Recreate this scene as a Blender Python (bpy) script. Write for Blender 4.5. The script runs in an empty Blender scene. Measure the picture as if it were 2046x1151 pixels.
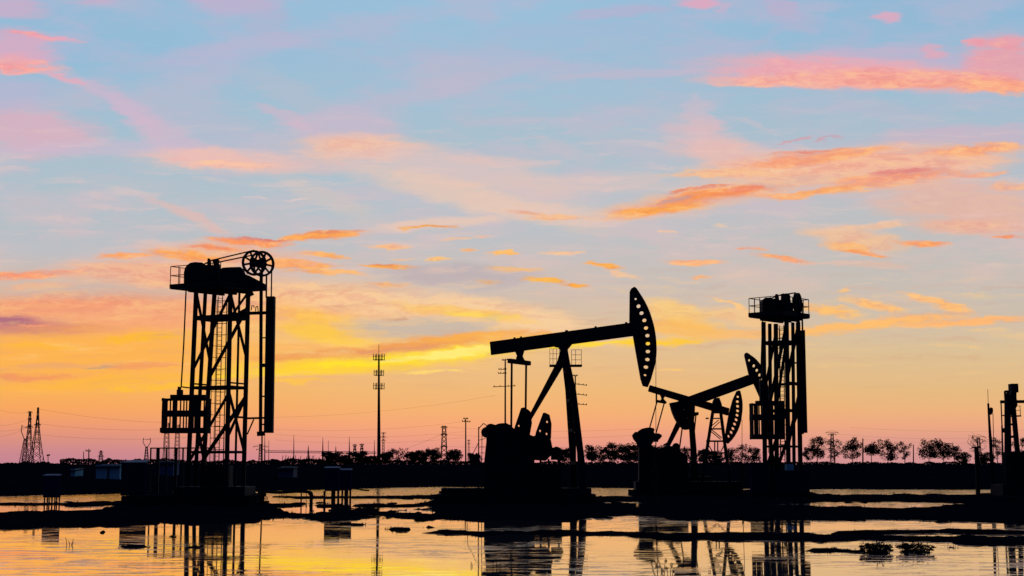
import bpy, bmesh, math, random
import numpy as np
from mathutils import Vector, Matrix

random.seed(7)
C = bpy.context.scene.collection
scene = bpy.context.scene

# ------------------------------------------------------------------ camera
F = 3000.0                                    # focal length in photograph pixels (2046 wide)
EYE = 2.0                                     # eye height above the water
PITCH = math.atan((930.0 - 575.5) / F)
cam_d = bpy.data.cameras.new('camera')
cam = bpy.data.objects.new('camera', cam_d)
C.objects.link(cam)
cam.location = (0, 0, EYE)
cam.rotation_euler = (math.pi / 2 + PITCH, 0, 0)
cam_d.sensor_width = 36.0
cam_d.lens = 36.0 * F / 2046.0
cam_d.clip_start = 0.5
cam_d.clip_end = 20000
scene.camera = cam
scene.cycles.max_bounces = 5
scene.cycles.diffuse_bounces = 2
CP, SP = math.cos(PITCH), math.sin(PITCH)


def ray(px, py):
    x, u = (px - 1023.0) / F, (575.5 - py) / F
    return x, CP - u * SP, SP + u * CP


def P(px, py, Y):
    """the point at distance Y that the photograph shows at (px, py)"""
    x, y, z = ray(px, py)
    t = Y / y
    return Vector((x * t, Y, EYE + z * t))


def X_at(px, Y):
    return (px - 1023.0) / F * Y / CP * (1 - 0 * px)


def Z_at(py, Y):
    return P(1023, py, Y).z


def wpx(n, Y):
    return n * Y / F


# ------------------------------------------------------------------ colour management, light
vs = scene.view_settings
vs.view_transform = 'Standard'
vs.look = 'None'
vs.exposure = 0
vs.gamma = 1


def lin(c):
    out = []
    for v in c[:3]:
        v = v / 255.0
        out.append(v / 12.92 if v <= 0.04045 else ((v + 0.055) / 1.055) ** 2.4)
    return (*out, 1.0)


def sk(px, py):
    """sky coordinates (azimuth and height tangents, times 3) of a photograph pixel"""
    x, y, z = ray(px, py)
    return 3 * x / y, 3 * z / y


world = bpy.data.worlds.new('World')
scene.world = world
world.use_nodes = True
wt = world.node_tree
wt.nodes.clear()


class NT:
    def __init__(self, tree):
        self.t = tree

    def n(self, typ, **kw):
        nd = self.t.nodes.new(typ)
        for k, v in kw.items():
            setattr(nd, k, v)
        return nd

    def put(self, sock, v):
        if isinstance(v, bpy.types.NodeSocket):
            self.t.links.new(v, sock)
        else:
            sock.default_value = v

    def math(self, op, a, b=0.0, clamp=False):
        nd = self.n('ShaderNodeMath', operation=op, use_clamp=clamp)
        self.put(nd.inputs[0], a)
        self.put(nd.inputs[1], b)
        return nd.outputs[0]

    def vmath(self, op, a, b):
        nd = self.n('ShaderNodeVectorMath', operation=op)
        self.put(nd.inputs[0], a)
        self.put(nd.inputs[1], b)
        return nd.outputs[0]

    def mix(self, f, a, b):
        nd = self.n('ShaderNodeMix', data_type='RGBA', blend_type='MIX', clamp_factor=True)
        self.put(nd.inputs[0], f)
        self.put(nd.inputs[6], a)
        self.put(nd.inputs[7], b)
        return nd.outputs[2]

    def rng(self, v, a, b, c=0.0, d=1.0, smooth=True):
        nd = self.n('ShaderNodeMapRange', interpolation_type='SMOOTHSTEP' if smooth else 'LINEAR')
        self.put(nd.inputs['Value'], v)
        nd.inputs['From Min'].default_value = a
        nd.inputs['From Max'].default_value = b
        nd.inputs['To Min'].default_value = c
        self.put(nd.inputs['To Max'], d)
        return nd.outputs[0]

    def noise(self, vec, scale, detail=4, rough=0.55, out=0):
        nd = self.n('ShaderNodeTexNoise', noise_dimensions='3D')
        self.put(nd.inputs['Vector'], vec)
        nd.inputs['Scale'].default_value = scale
        nd.inputs['Detail'].default_value = detail
        nd.inputs['Roughness'].default_value = rough
        return nd.outputs[out]

    def ramp(self, v, stops):
        nd = self.n('ShaderNodeValToRGB')
        cr = nd.color_ramp
        while len(cr.elements) < len(stops):
            cr.elements.new(0.5)
        for e, (p, c) in zip(cr.elements, stops):
            e.position = p
            e.color = c
        self.put(nd.inputs[0], v)
        return nd.outputs[0]


def build_sky():
    g = NT(wt)
    tc = g.n('ShaderNodeTexCoord')
    sep = g.n('ShaderNodeSeparateXYZ')
    g.put(sep.inputs[0], tc.outputs['Generated'])
    dx, dy, dz = sep.outputs
    yy = g.math('MAXIMUM', dy, 0.08)
    u = g.math('MULTIPLY', g.math('DIVIDE', dx, yy), 3.0)
    v = g.math('MULTIPLY', g.math('DIVIDE', dz, yy), 3.0)
    cmb = g.n('ShaderNodeCombineXYZ')
    g.put(cmb.inputs[0], u)
    g.put(cmb.inputs[1], v)
    q = cmb.outputs[0]
    # clear-sky gradient: three columns of the western sky
    rows = [0, 100, 200, 300, 400, 500, 580, 640, 700, 780, 820, 850, 880, 905, 932]
    left = [(142, 184, 214), (136, 186, 216), (152, 188, 210), (164, 190, 205), (174, 191, 200), (190, 191, 196),
            (214, 184, 165), (240, 172, 125), (249, 176, 98), (250, 178, 88), (248, 166, 98), (238, 155, 115),
            (218, 144, 130), (204, 136, 142), (196, 132, 148)]
    mid = [(144, 190, 219), (152, 188, 214), (156, 190, 211), (164, 191, 204), (180, 193, 202), (193, 192, 194),
           (206, 190, 180), (220, 192, 160), (230, 190, 142), (241, 185, 120), (246, 178, 114), (247, 168, 120),
           (238, 157, 130), (228, 147, 138), (222, 142, 146)]
    right = [(134, 182, 214), (140, 185, 213), (156, 188, 208), (170, 189, 202), (187, 190, 194), (195, 191, 188),
             (199, 190, 180), (207, 190, 170), (220, 192, 150), (230, 186, 130), (237, 179, 126), (237, 168, 130),
             (224, 156, 138), (214, 150, 144), (208, 146, 148)]
    VT = 1.05
    pos = [sk(1023, r)[1] / VT for r in rows]
    t = g.math('DIVIDE', v, VT, clamp=True)
    cols = []
    for c in (left, mid, right):
        st = sorted([(max(0.0, p), lin(k)) for p, k in zip(pos, c)])
        cols.append(g.ramp(t, st))
    w1 = g.rng(u, -0.95, -0.10)
    w2 = g.rng(u, -0.05, 0.85)
    col = g.mix(w2, g.mix(w1, cols[0], cols[1]), cols[2])
    # wind-drawn noise that frays every cloud
    def scaled(vec, s):
        return g.vmath('MULTIPLY', vec, s)
    n_lo = g.noise(scaled(q, (1.0, 2.4, 1)), 3.6, 3, 0.5, 1)
    n_hi = g.noise(scaled(q, (1.0, 3.6, 1)), 15.0, 7, 0.68, 1)
    wa = g.vmath('MULTIPLY', g.vmath('SUBTRACT', n_lo, (0.5, 0.5, 0.5)), (0.085, 0.034, 0))
    wb = g.vmath('MULTIPLY', g.vmath('SUBTRACT', n_hi, (0.5, 0.5, 0.5)), (0.10, 0.024, 0))
    qw = g.vmath('ADD', q, g.vmath('ADD', wa, wb))
    mp = g.n('ShaderNodeMapping', vector_type='POINT')
    g.put(mp.inputs['Vector'], qw)
    mp.inputs['Rotation'].default_value = (0, 0, math.radians(-6))
    mp.inputs['Scale'].default_value = (1, 5.2, 1)
    tex = g.noise(mp.outputs[0], 9.0, 8, 0.68, 0)
    tex_s = g.rng(tex, 0.28, 0.72, 0.45, 1.5, smooth=False)       # for soft veils
    tex_h = g.rng(tex, 0.28, 0.72, 0.25, 1.75, smooth=False)      # for crisp streaks
    mpf = g.n('ShaderNodeMapping', vector_type='POINT')
    g.put(mpf.inputs['Vector'], qw)
    mpf.inputs['Scale'].default_value = (1, 2.3, 1)
    fine = g.noise(mpf.outputs[0], 34.0, 6, 0.7, 0)
    fine_h = g.rng(fine, 0.3, 0.7, 0.35, 1.5, smooth=False)
    tex_h = g.math('MULTIPLY', tex_h, fine_h)
    fine_c = g.rng(g.math('ADD', g.math('MULTIPLY', fine, 0.5), g.math('MULTIPLY', tex, 0.5)), 0.4, 0.62)
    # faint high wisps everywhere
    mp2 = g.n('ShaderNodeMapping', vector_type='POINT')
    g.put(mp2.inputs['Vector'], qw)
    mp2.inputs['Rotation'].default_value = (0, 0, math.radians(14))
    mp2.inputs['Scale'].default_value = (1, 3.4, 1)
    wis = g.noise(mp2.outputs[0], 4.2, 6, 0.6, 0)
    wisf = g.math('MULTIPLY', g.rng(wis, 0.42, 0.68, 0.0, 0.6), g.rng(v, 0.22, 0.45))
    wcol = g.ramp(t, [(0.25, lin((246, 196, 160))), (0.45, lin((214, 190, 194))), (0.8, lin((182, 180, 208)))])
    col = g.mix(wisf, col, wcol)

    def blob(col, px, py, a, b, ang, c, op, kind='s'):
        cx, cy = sk(px, py)
        m = g.n('ShaderNodeMapping', vector_type='TEXTURE')
        g.put(m.inputs['Vector'], qw)
        m.inputs['Location'].default_value = (cx, cy, 0)
        m.inputs['Rotation'].default_value = (0, 0, math.radians(ang))
        m.inputs['Scale'].default_value = (a / 1000 * 1.25, b / 1000 * 1.25, 1)
        gr = g.n('ShaderNodeTexGradient', gradient_type='SPHERICAL')
        g.put(gr.inputs[0], m.outputs[0])
        if kind == 's':
            f = g.rng(g.math('MULTIPLY', gr.outputs['Fac'], tex_s), 0.0, 0.62, 0.0, op)
        else:
            f = g.rng(g.math('MULTIPLY', gr.outputs['Fac'], tex_h), 0.02, 0.62, 0.0, min(1.0, op * 1.04))
        return g.mix(f, col, lin(c))

    LAV, PINK, SAL = (190, 178, 208), (245, 158, 172), (252, 168, 150)
    clouds = [
        # ---- upper left
        (20, 15, 90, 22, 0, (215, 165, 195), .75), (30, 95, 110, 40, -12, (235, 160, 185), .8),
        (50, 72, 70, 7, -12, (248, 150, 160), .8, 'h'), (120, 82, 70, 5, -3, (236, 162, 180), .8, 'h'),
        (15, 136, 125, 16, -2, (255, 168, 155), .95, 'h'), (10, 128, 70, 20, 0, (252, 160, 160), .6),
        (180, 2, 40, 8, 0, (210, 165, 195), .6),
        (500, 95, 210, 26, 10, LAV, .6), (330, 132, 150, 14, 4, (178, 180, 210), .5),
        (455, 8, 120, 26, -10, (196, 170, 204), .75), (540, 40, 60, 50, -30, (178, 176, 206), .5),
        (170, 172, 110, 15, -20, (212, 178, 200), .6), (125, 158, 50, 8, -20, (238, 166, 180), .6, 'h'),
        (275, 225, 80, 26, -32, (208, 178, 204), .8), (350, 285, 120, 36, -32, (216, 180, 200), .85),
        (60, 265, 150, 56, -6, (222, 172, 188), .95), (10, 190, 110, 40, -8, (184, 178, 208), .8),
        (200, 297, 240, 20, 0, (202, 184, 206), .7), (400, 245, 150, 70, -30, (184, 184, 206), .6),
        (450, 322, 190, 26, -3, (246, 190, 172), .95), (455, 332, 100, 11, 0, (252, 194, 164), .85, 'h'),
        (690, 250, 130, 42, 0, (208, 180, 200), .75), (570, 232, 80, 14, -24, (216, 178, 196), .6),
        (720, 295, 150, 30, 0, (250, 190, 160), .95), (730, 293, 90, 14, 0, (253, 194, 150), .7, 'h'),
        (580, 185, 110, 28, -28, (180, 186, 202), .55), (630, 330, 140, 16, 0, (225, 186, 184), .5),
        (870, 180, 220, 24, 14, (188, 182, 206), .75), (905, 150, 80, 46, 0, (190, 182, 204), .65),
        (990, 140, 80, 14, 5, (178, 184, 206), .4),
        (930, 345, 270, 44, -12, (226, 194, 186), .85), (1000, 322, 120, 12, -3, (240, 192, 180), .5),
        (940, 395, 280, 30, -14, (240, 200, 174), .8), (1010, 242, 130, 9, 0, (186, 184, 202), .5),
        (1120, 300, 90, 18, -20, (196, 188, 200), .6), (1180, 365, 240, 22, 0, (222, 194, 186), .7),
        (1270, 300, 120, 30, -8, (200, 186, 200), .5),
        (1260, 150, 190, 11, 4, (192, 182, 204), .75), (1150, 60, 200, 20, 2, (160, 182, 214), .5),
        (1240, 22, 120, 14, 5, (184, 172, 206), .7), (1395, 4, 50, 12, 0, (236, 158, 182), .9),
        (1440, 14, 22, 7, 35, (205, 172, 200), .7), (1560, 12, 50, 24, -20, (190, 170, 202), .75),
        (1595, 45, 60, 22, -15, (176, 176, 208), .55), (1530, 70, 60, 12, 25, (172, 180, 208), .4),
        # ---- upper right bank
        (1800, 118, 230, 34, 0, (204, 172, 200), .7), (1660, 142, 290, 36, -2, (240, 166, 174), 1.2),
        (1640, 160, 270, 15, 0, (250, 172, 156), 1.1), (1640, 165, 240, 8, 0, (252, 176, 152), .8, 'h'), (1870, 160, 260, 26, -3, (251, 166, 146), 1.15), (1880, 170, 190, 10, -4, (254, 172, 136), .7, 'h'),
        (2010, 125, 90, 62, 0, (248, 152, 156), .9), (2000, 176, 110, 20, -4, (255, 168, 126), .95, 'h'),
        (1772, 37, 30, 12, 0, (232, 162, 184), .9), (1962, 83, 30, 12, 0, (246, 154, 164), 1.0),
        (1866, 100, 26, 16, 0, (236, 160, 174), .8), (1950, 128, 40, 18, 0, (232, 160, 172), .7),
        (1715, 70, 40, 26, -60, (168, 178, 212), .4), (2030, 85, 40, 20, 0, (246, 152, 160), .8),
        (1790, 225, 180, 24, -18, (180, 184, 204), .6), (1920, 272, 220, 24, 2, (206, 176, 194), .75),
        (1505, 252, 60, 6, -18, (196, 188, 200), .6),
        # ---- right orange field
        (1720, 335, 330, 48, 4, (250, 186, 140), .9), (1380, 400, 200, 30, 8, (248, 188, 140), .7),
        (1392, 242, 60, 34, -70, (214, 184, 196), .7), (1420, 290, 110, 44, -30, (228, 184, 184), .7), (1460, 312, 120, 36, -6, (240, 188, 172), .8),
        (1600, 325, 210, 28, 5, (250, 184, 140), .9), (1800, 322, 230, 34, 2, (250, 182, 146), .85),
        (1640, 312, 150, 13, 7, (253, 166, 104), .95, 'h'), (1560, 322, 70, 9, 5, (252, 160, 110), .7, 'h'),
        (1950, 298, 130, 15, 3, (254, 172, 114), .95, 'h'), (1440, 345, 120, 10, 4, (252, 190, 136), .85, 'h'),
        (1590, 278, 40, 4, 14, (214, 146, 152), .7, 'h'), (1655, 271, 30, 3, 12, (206, 148, 160), .6, 'h'),
        (1400, 395, 220, 22, 8, (250, 180, 130), .8), (1310, 418, 120, 13, 9, (252, 166, 74), 1.0, 'h'),
        (1420, 388, 130, 14, 8, (252, 152, 72), 1.0, 'h'), (1490, 376, 60, 8, 5, (244, 130, 88), .8, 'h'),
        (1350, 397, 50, 5, 8, (176, 150, 160), .6, 'h'), (1560, 392, 70, 8, 0, (253, 176, 112), .9, 'h'),
        (1690, 378, 150, 9, 6, (253, 168, 88), 1.0, 'h'), (1800, 356, 150, 13, 4, (254, 152, 92), 1.0, 'h'),
        (1805, 345, 80, 6, 3, (228, 120, 112), .9, 'h'), (1960, 350, 60, 7, 4, (250, 164, 124), .8, 'h'),
        (1940, 408, 240, 58, -8, (238, 180, 154), .85), (2030, 372, 60, 10, 0, (252, 180, 130), .7, 'h'),
        (1960, 455, 160, 18, -3, (246, 178, 142), .7), (2025, 476, 40, 5, 0, (252, 156, 96), .9, 'h'),
        (1700, 472, 110, 24, -10, (250, 192, 140), .85), (1760, 448, 70, 8, 5, (250, 196, 150), .7, 'h'),
        (1690, 492, 60, 12, -10, (252, 182, 112), .8, 'h'), (1718, 502, 54, 7, -7, (250, 158, 88), 1.0, 'h'),
        (1720, 525, 110, 10, -2, (232, 184, 160), .6), (1845, 484, 60, 8, -6, (252, 160, 98), 1.0, 'h'),
        (1500, 497, 36, 6, -4, (252, 172, 116), .9, 'h'), (1565, 516, 60, 7, -6, (250, 166, 106), 1.0, 'h'),
        (1390, 522, 66, 7, -2, (250, 176, 124), 1.0, 'h'), (1416, 550, 24, 4, 0, (252, 184, 120), .9, 'h'),
        (1335, 462, 30, 3, 0, (246, 200, 160), .7, 'h'), (1450, 446, 24, 3, 0, (240, 200, 170), .6, 'h'),
        # ---- lower right fleece
        (1360, 622, 90, 26, -12, (255, 206, 116), .95), (1380, 655, 110, 22, -8, (255, 188, 84), .95),
        (1330, 680, 120, 10, 3, (255, 200, 70), .95, 'h'), (1480, 632, 80, 18, -14, (252, 200, 132), .85),
        (1465, 605, 40, 5, -28, (255, 200, 130), .8, 'h'), (1500, 665, 110, 12, 4, (250, 190, 118), .85, 'h'),
        (1655, 622, 70, 13, -8, (255, 194, 112), .95, 'h'), (1745, 612, 80, 12, -12, (255, 196, 122), .95, 'h'),
        (1672, 583, 30, 5, 14, (252, 198, 130), .85, 'h'), (1880, 608, 80, 13, -16, (255, 192, 120), .95, 'h'),
        (1830, 592, 40, 7, -14, (255, 196, 130), .8, 'h'), (1830, 640, 110, 12, 2, (253, 186, 116), .9, 'h'),
        (1700, 655, 170, 12, 4, (254, 190, 110), .95, 'h'), (1930, 648, 160, 9, 4, (254, 184, 116), .95, 'h'),
        (1385, 376, 70, 4, 8, (232, 122, 84), .9, 'h'), (1620, 300, 90, 5, 6, (240, 140, 100), .8, 'h'),
        # ---- small scattered clouds, centre
        (880, 447, 150, 14, 3, (242, 202, 176), .8), (1080, 420, 200, 24, -6, (236, 200, 180), .7),
        (1110, 436, 80, 8, 2, (248, 190, 140), .85, 'h'), (1045, 428, 40, 5, -4, (236, 170, 130), .7, 'h'),
        (862, 455, 66, 4, -2, (238, 164, 88), .95, 'h'), (640, 468, 100, 10, 4, (254, 168, 84), 1.0, 'h'),
        (660, 460, 60, 4, 4, (230, 140, 96), .8, 'h'), (785, 490, 42, 6, 0, (250, 190, 132), .95, 'h'),
        (665, 509, 48, 7, -6, (252, 178, 100), 1.0, 'h'), (770, 530, 66, 6, -2, (252, 172, 74), 1.0, 'h'),
        (760, 526, 30, 3, 0, (226, 140, 90), .7, 'h'), (870, 518, 34, 4, 0, (252, 196, 120), .95, 'h'),
        (800, 514, 30, 3, 0, (250, 200, 150), .8, 'h'), (935, 503, 24, 4, 0, (252, 188, 116), .95, 'h'),
        (1015, 509, 34, 4, 0, (252, 186, 100), 1.0, 'h'), (920, 480, 26, 4, 0, (246, 196, 150), .7, 'h'),
        (970, 476, 30, 5, 0, (248, 190, 150), .7, 'h'), (1120, 510, 44, 5, -1, (248, 196, 150), .85, 'h'),
        (1205, 533, 42, 6, -7, (252, 174, 78), 1.0, 'h'), (1240, 548, 50, 6, -10, (248, 196, 150), .7, 'h'),
        (1030, 538, 60, 5, -3, (253, 192, 106), .95, 'h'), (968, 557, 30, 5, 0, (253, 190, 60), 1.0, 'h'),
        (1095, 560, 52, 5, -6, (252, 186, 84), 1.0, 'h'), (1155, 568, 30, 4, 0, (252, 174, 70), 1.0, 'h'),
        (590, 395, 34, 4, 4, (222, 200, 196), .8, 'h'), (500, 393, 20, 3, 0, (216, 196, 198), .7, 'h'),
        (660, 400, 120, 24, -24, (214, 196, 186), .55), (110, 386, 60, 7, 3, (186, 190, 194), .5),
        # ---- clouds round the left tower
        (380, 432, 110, 13, -24, (232, 184, 172), .75), (520, 476, 70, 3.5, -1, (226, 120, 96), .9, 'h'), (460, 505, 190, 24, -2, (250, 178, 128), .85),
        (500, 482, 90, 8, -2, (250, 152, 96), 1.0, 'h'), (420, 496, 70, 6, -4, (246, 152, 104), .95, 'h'),
        (380, 512, 100, 8, -4, (253, 166, 84), .95, 'h'), (245, 513, 66, 7, 0, (252, 166, 98), .95, 'h'),
        (330, 545, 240, 32, 0, (251, 180, 134), .9), (40, 552, 120, 11, 2, (254, 166, 120), .95, 'h'),
        (130, 545, 60, 6, 6, (246, 176, 140), .7, 'h'), (590, 525, 100, 9, -4, (252, 166, 90), .95, 'h'),
        (650, 542, 90, 7, -4, (252, 180, 104), .95, 'h'), (90, 575, 90, 7, 0, (236, 178, 146), .7, 'h'),
        (140, 590, 180, 16, 2, (188, 182, 180), .6),
        (300, 625, 520, 44, 0, (250, 168, 118), .95), (120, 612, 160, 12, 0, (246, 160, 120), .7, 'h'),
        (40, 652, 130, 22, -4, (188, 112, 128), .95), (150, 655, 110, 12, 0, (222, 138, 116), .8),
        (10, 640, 60, 8, -5, (168, 104, 128), .7, 'h'), (70, 648, 34, 2.5, 3, (238, 150, 120), .9, 'h'),
        (240, 705, 420, 60, 0, (254, 180, 78), 1.0), (300, 670, 120, 10, 3, (255, 188, 50), .8, 'h'),
        (80, 690, 90, 8, 0, (255, 186, 62), .7, 'h'), (150, 728, 150, 7, 0, (238, 168, 110), .7, 'h'),
        (215, 734, 50, 4, 0, (190, 160, 130), .7, 'h'), (300, 732, 90, 8, 4, (244, 158, 100), .8, 'h'),
        (50, 750, 130, 7, 0, (244, 152, 96), .85, 'h'), (240, 762, 280, 12, 2, (255, 186, 62), .8),
        (330, 775, 120, 8, 3, (255, 192, 58), .8, 'h'), (90, 775, 100, 8, 0, (254, 180, 84), .7, 'h'),
        # ---- glowing middle
        (760, 664, 380, 74, -4, (253, 200, 112), .75),
        (620, 600, 160, 44, -6, (251, 186, 130), .9), (850, 612, 330, 44, -7, (250, 206, 158), .95),
        (1060, 640, 190, 30, -14, (248, 208, 160), .9), (900, 545, 150, 22, 0, (188, 172, 178), .8),
        (1010, 560, 80, 14, 10, (184, 174, 182), .5), (770, 565, 50, 7, 0, (250, 186, 120), .8, 'h'),
        (930, 626, 150, 15, -8, (254, 200, 90), .9), (960, 633, 90, 8, -3, (255, 214, 92), .9, 'h'),
        (660, 640, 110, 22, -12, (255, 200, 70), .8), (635, 665, 90, 20, -10, (255, 202, 56), .9),
        (600, 690, 130, 10, 0, (252, 176, 96), .6), (850, 658, 150, 26, -4, (200, 184, 170), 1.1),
        (950, 656, 70, 14, 20, (200, 184, 172), .6), (795, 634, 24, 4, 0, (214, 166, 136), .9, 'h'),
        (740, 670, 70, 10, -24, (226, 190, 150), .6), (700, 682, 80, 12, -5, (255, 206, 90), .7, 'h'),
        (860, 690, 280, 17, 5, (242, 160, 88), 1.0, 'h'), (930, 678, 120, 9, 6, (250, 176, 80), .9, 'h'),
        (620, 712, 130, 9, 2, (240, 160, 90), .9, 'h'), (800, 700, 100, 8, 3, (228, 150, 108), .8, 'h'),
        (1130, 672, 200, 11, 5, (252, 190, 90), .9, 'h'),
        (760, 722, 300, 20, 5, (255, 206, 76), .8), (780, 721, 340, 14, 5.8, (255, 222, 58), 1.0, 'h'), (640, 735, 200, 20, 1, (255, 208, 56), .95),
        (700, 728, 100, 7, 3, (255, 226, 50), .9, 'h'), (920, 705, 170, 7, 6, (255, 236, 120), 1.0, 'h'),
        (1150, 688, 190, 7, 4, (255, 216, 70), 1.0, 'h'), (1290, 684, 60, 6, 3, (255, 206, 60), .9, 'h'),
        (865, 743, 74, 4, 1, (254, 212, 116), 1.0, 'h'), (900, 741, 34, 3, 0, (255, 220, 110), .9, 'h'),
        (1330, 741, 36, 2.5, 0, (252, 200, 120), .9, 'h'), (600, 764, 80, 6, 0, (255, 196, 80), .9, 'h'),
    ]
    for c in clouds:
        c = list(c)
        if len(c) == 7:
            c[6] *= 0.82
        col = blob(col, *c)
    # the lit clouds are not even: thicker, redder parts and thinner, brighter ones
    sc_ = g.n('ShaderNodeSeparateColor')
    g.put(sc_.inputs[0], col)
    warm = g.rng(g.math('SUBTRACT', sc_.outputs[0], sc_.outputs[2]), 0.22, 0.7)
    warm = g.math('MULTIPLY', warm, g.rng(v, 0.25, 0.36))
    dark = g.n('ShaderNodeMix', data_type='RGBA', blend_type='MULTIPLY')
    g.put(dark.inputs[0], g.math('MULTIPLY', g.rng(fine_c, 0.55, 0.0), warm))
    g.put(dark.inputs[6], col)
    dark.inputs[7].default_value = (0.93, 0.76, 0.84, 1)
    col = dark.outputs[2]
    col = g.mix(g.math('MULTIPLY', g.rng(fine_c, 0.55, 1.0, 0.0, 0.45), warm), col, lin((255, 205, 140)))
    # fine drawn-out streaks through the warm band, lighter and darker
    mp3 = g.n('ShaderNodeMapping', vector_type='POINT')
    g.put(mp3.inputs['Vector'], qw)
    mp3.inputs['Rotation'].default_value = (0, 0, math.radians(-3))
    mp3.inputs['Scale'].default_value = (1, 11, 1)
    stx = g.noise(mp3.outputs[0], 5.0, 7, 0.65, 0)
    band = g.math('MULTIPLY', g.rng(v, 0.12, 0.22), g.rng(v, 0.44, 0.32))
    col = g.mix(g.math('MULTIPLY', g.rng(stx, 0.52, 0.72, 0.0, 0.45), band), col, lin((255, 205, 130)))
    col = g.mix(g.math('MULTIPLY', g.rng(stx, 0.48, 0.28, 0.0, 0.40), band), col, lin((214, 156, 128)))
    band2 = g.math('MULTIPLY', g.rng(v, 0.34, 0.42), g.rng(v, 0.80, 0.60))
    col = g.mix(g.math('MULTIPLY', g.rng(stx, 0.50, 0.70, 0.0, 0.38), band2), col, lin((236, 200, 190)))
    # thin high haze pales the blue
    col = g.mix(g.rng(v, 0.42, 0.62, 0.0, 0.10), col, lin((212, 206, 214)))
    # higher than the picture shows: deepening blue; behind the viewer: dusk
    col = g.mix(g.rng(v, 1.0, 2.6), col, lin((70, 104, 150)))
    col = g.mix(g.rng(dy, 0.55, 0.05), col, lin((34, 44, 78)))
    col = g.mix(g.rng(dz, 0.45, 0.95), col, lin((44, 64, 110)))
    bg = g.n('ShaderNodeBackground')
    g.put(bg.inputs[0], col)
    bg.inputs[1].default_value = 1.0
    out = g.n('ShaderNodeOutputWorld')
    g.put(out.inputs[0], bg.outputs[0])


build_sky()
world.cycles.sampling_method = 'MANUAL'
world.cycles.sample_map_resolution = 512

# the sun has just gone below the horizon behind the brightest cloud
sun_d = bpy.data.lights.new('sun', 'SUN')
sun = bpy.data.objects.new('sun', sun_d)
C.objects.link(sun)
sun_d.energy = 0.12
sun_d.angle = math.radians(0.5)
sun_d.color = (1.0, 0.55, 0.25)
_s = Vector((ray(760, 930)[0], 1.0, math.tan(math.radians(-1.0))))
sun.rotation_euler = (-_s).to_track_quat('-Z', 'Y').to_euler()

# ------------------------------------------------------------------ materials
def mat(name, base, rough=0.7, spec=0.3, var=0.35, scale=6.0, metallic=0.0):
    m = bpy.data.materials.new(name)
    m.use_nodes = True
    g = NT(m.node_tree)
    b = m.node_tree.nodes['Principled BSDF']
    tc = g.n('ShaderNodeTexCoord')
    n = g.noise(tc.outputs['Object'], scale, 5, 0.6, 0)
    lo = tuple(c * (1 - var) for c in base) + (1,)
    hi = tuple(min(1, c * (1 + var)) for c in base) + (1,)
    g.put(b.inputs['Base Color'], g.ramp(n, [(0.3, lo), (0.7, hi)]))
    b.inputs['Roughness'].default_value = rough
    b.inputs['Specular IOR Level'].default_value = spec
    b.inputs['Metallic'].default_value = metallic
    return m


M = {
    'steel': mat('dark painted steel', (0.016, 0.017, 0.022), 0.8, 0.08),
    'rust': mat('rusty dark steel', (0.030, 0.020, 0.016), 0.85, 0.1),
    'rope': mat('wire rope', (0.03, 0.016, 0.014), 0.9, 0.05),
    'concrete': mat('wet stained concrete', (0.014, 0.015, 0.02), 1.0, 0.0, 0.4, 3.0),
    'blue': mat('blue painted sheet metal', (0.010, 0.014, 0.040), 0.9, 0.0),
    'pale': mat('pale sheet metal', (0.28, 0.30, 0.32), 0.8, 0.1, 0.15),
    'teal': mat('faded teal wall', (0.26, 0.52, 0.60), 0.9, 0.0, 0.2),
    'white': mat('white painted sheet', (0.62, 0.66, 0.68), 0.7, 0.2, 0.1),
    'bark': mat('bark', (0.030, 0.024, 0.020), 0.95, 0.05),
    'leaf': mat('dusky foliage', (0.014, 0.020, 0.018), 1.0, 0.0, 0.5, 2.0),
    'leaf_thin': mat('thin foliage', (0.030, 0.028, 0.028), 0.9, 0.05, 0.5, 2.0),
    'grass': mat('marsh grass', (0.014, 0.016, 0.012), 1.0, 0.0, 0.5, 1.0),
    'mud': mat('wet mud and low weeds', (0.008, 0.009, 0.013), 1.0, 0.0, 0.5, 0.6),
    'galv': mat('galvanised steel', (0.05, 0.045, 0.055), 0.7, 0.2),
    'wood': mat('weathered pole', (0.03, 0.026, 0.024), 0.9, 0.05),
}


# ------------------------------------------------------------------ things and parts
def thing(name, loc, label, cat, group=None):
    o = bpy.data.objects.new(name, None)
    o.empty_display_size = 0.3
    C.objects.link(o)
    o.location = loc
    o['label'] = label
    o['category'] = cat
    if group:
        o['group'] = group
    return o


def tag(o, label=None, cat=None, group=None, kind=None):
    if label:
        o['label'] = label
    if cat:
        o['category'] = cat
    if group:
        o['group'] = group
    if kind:
        o['kind'] = kind
    return o


def world_loc(o):
    v = Vector(o.location)
    while o.parent:
        o = o.parent
        v += Vector(o.location)
    return v


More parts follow.
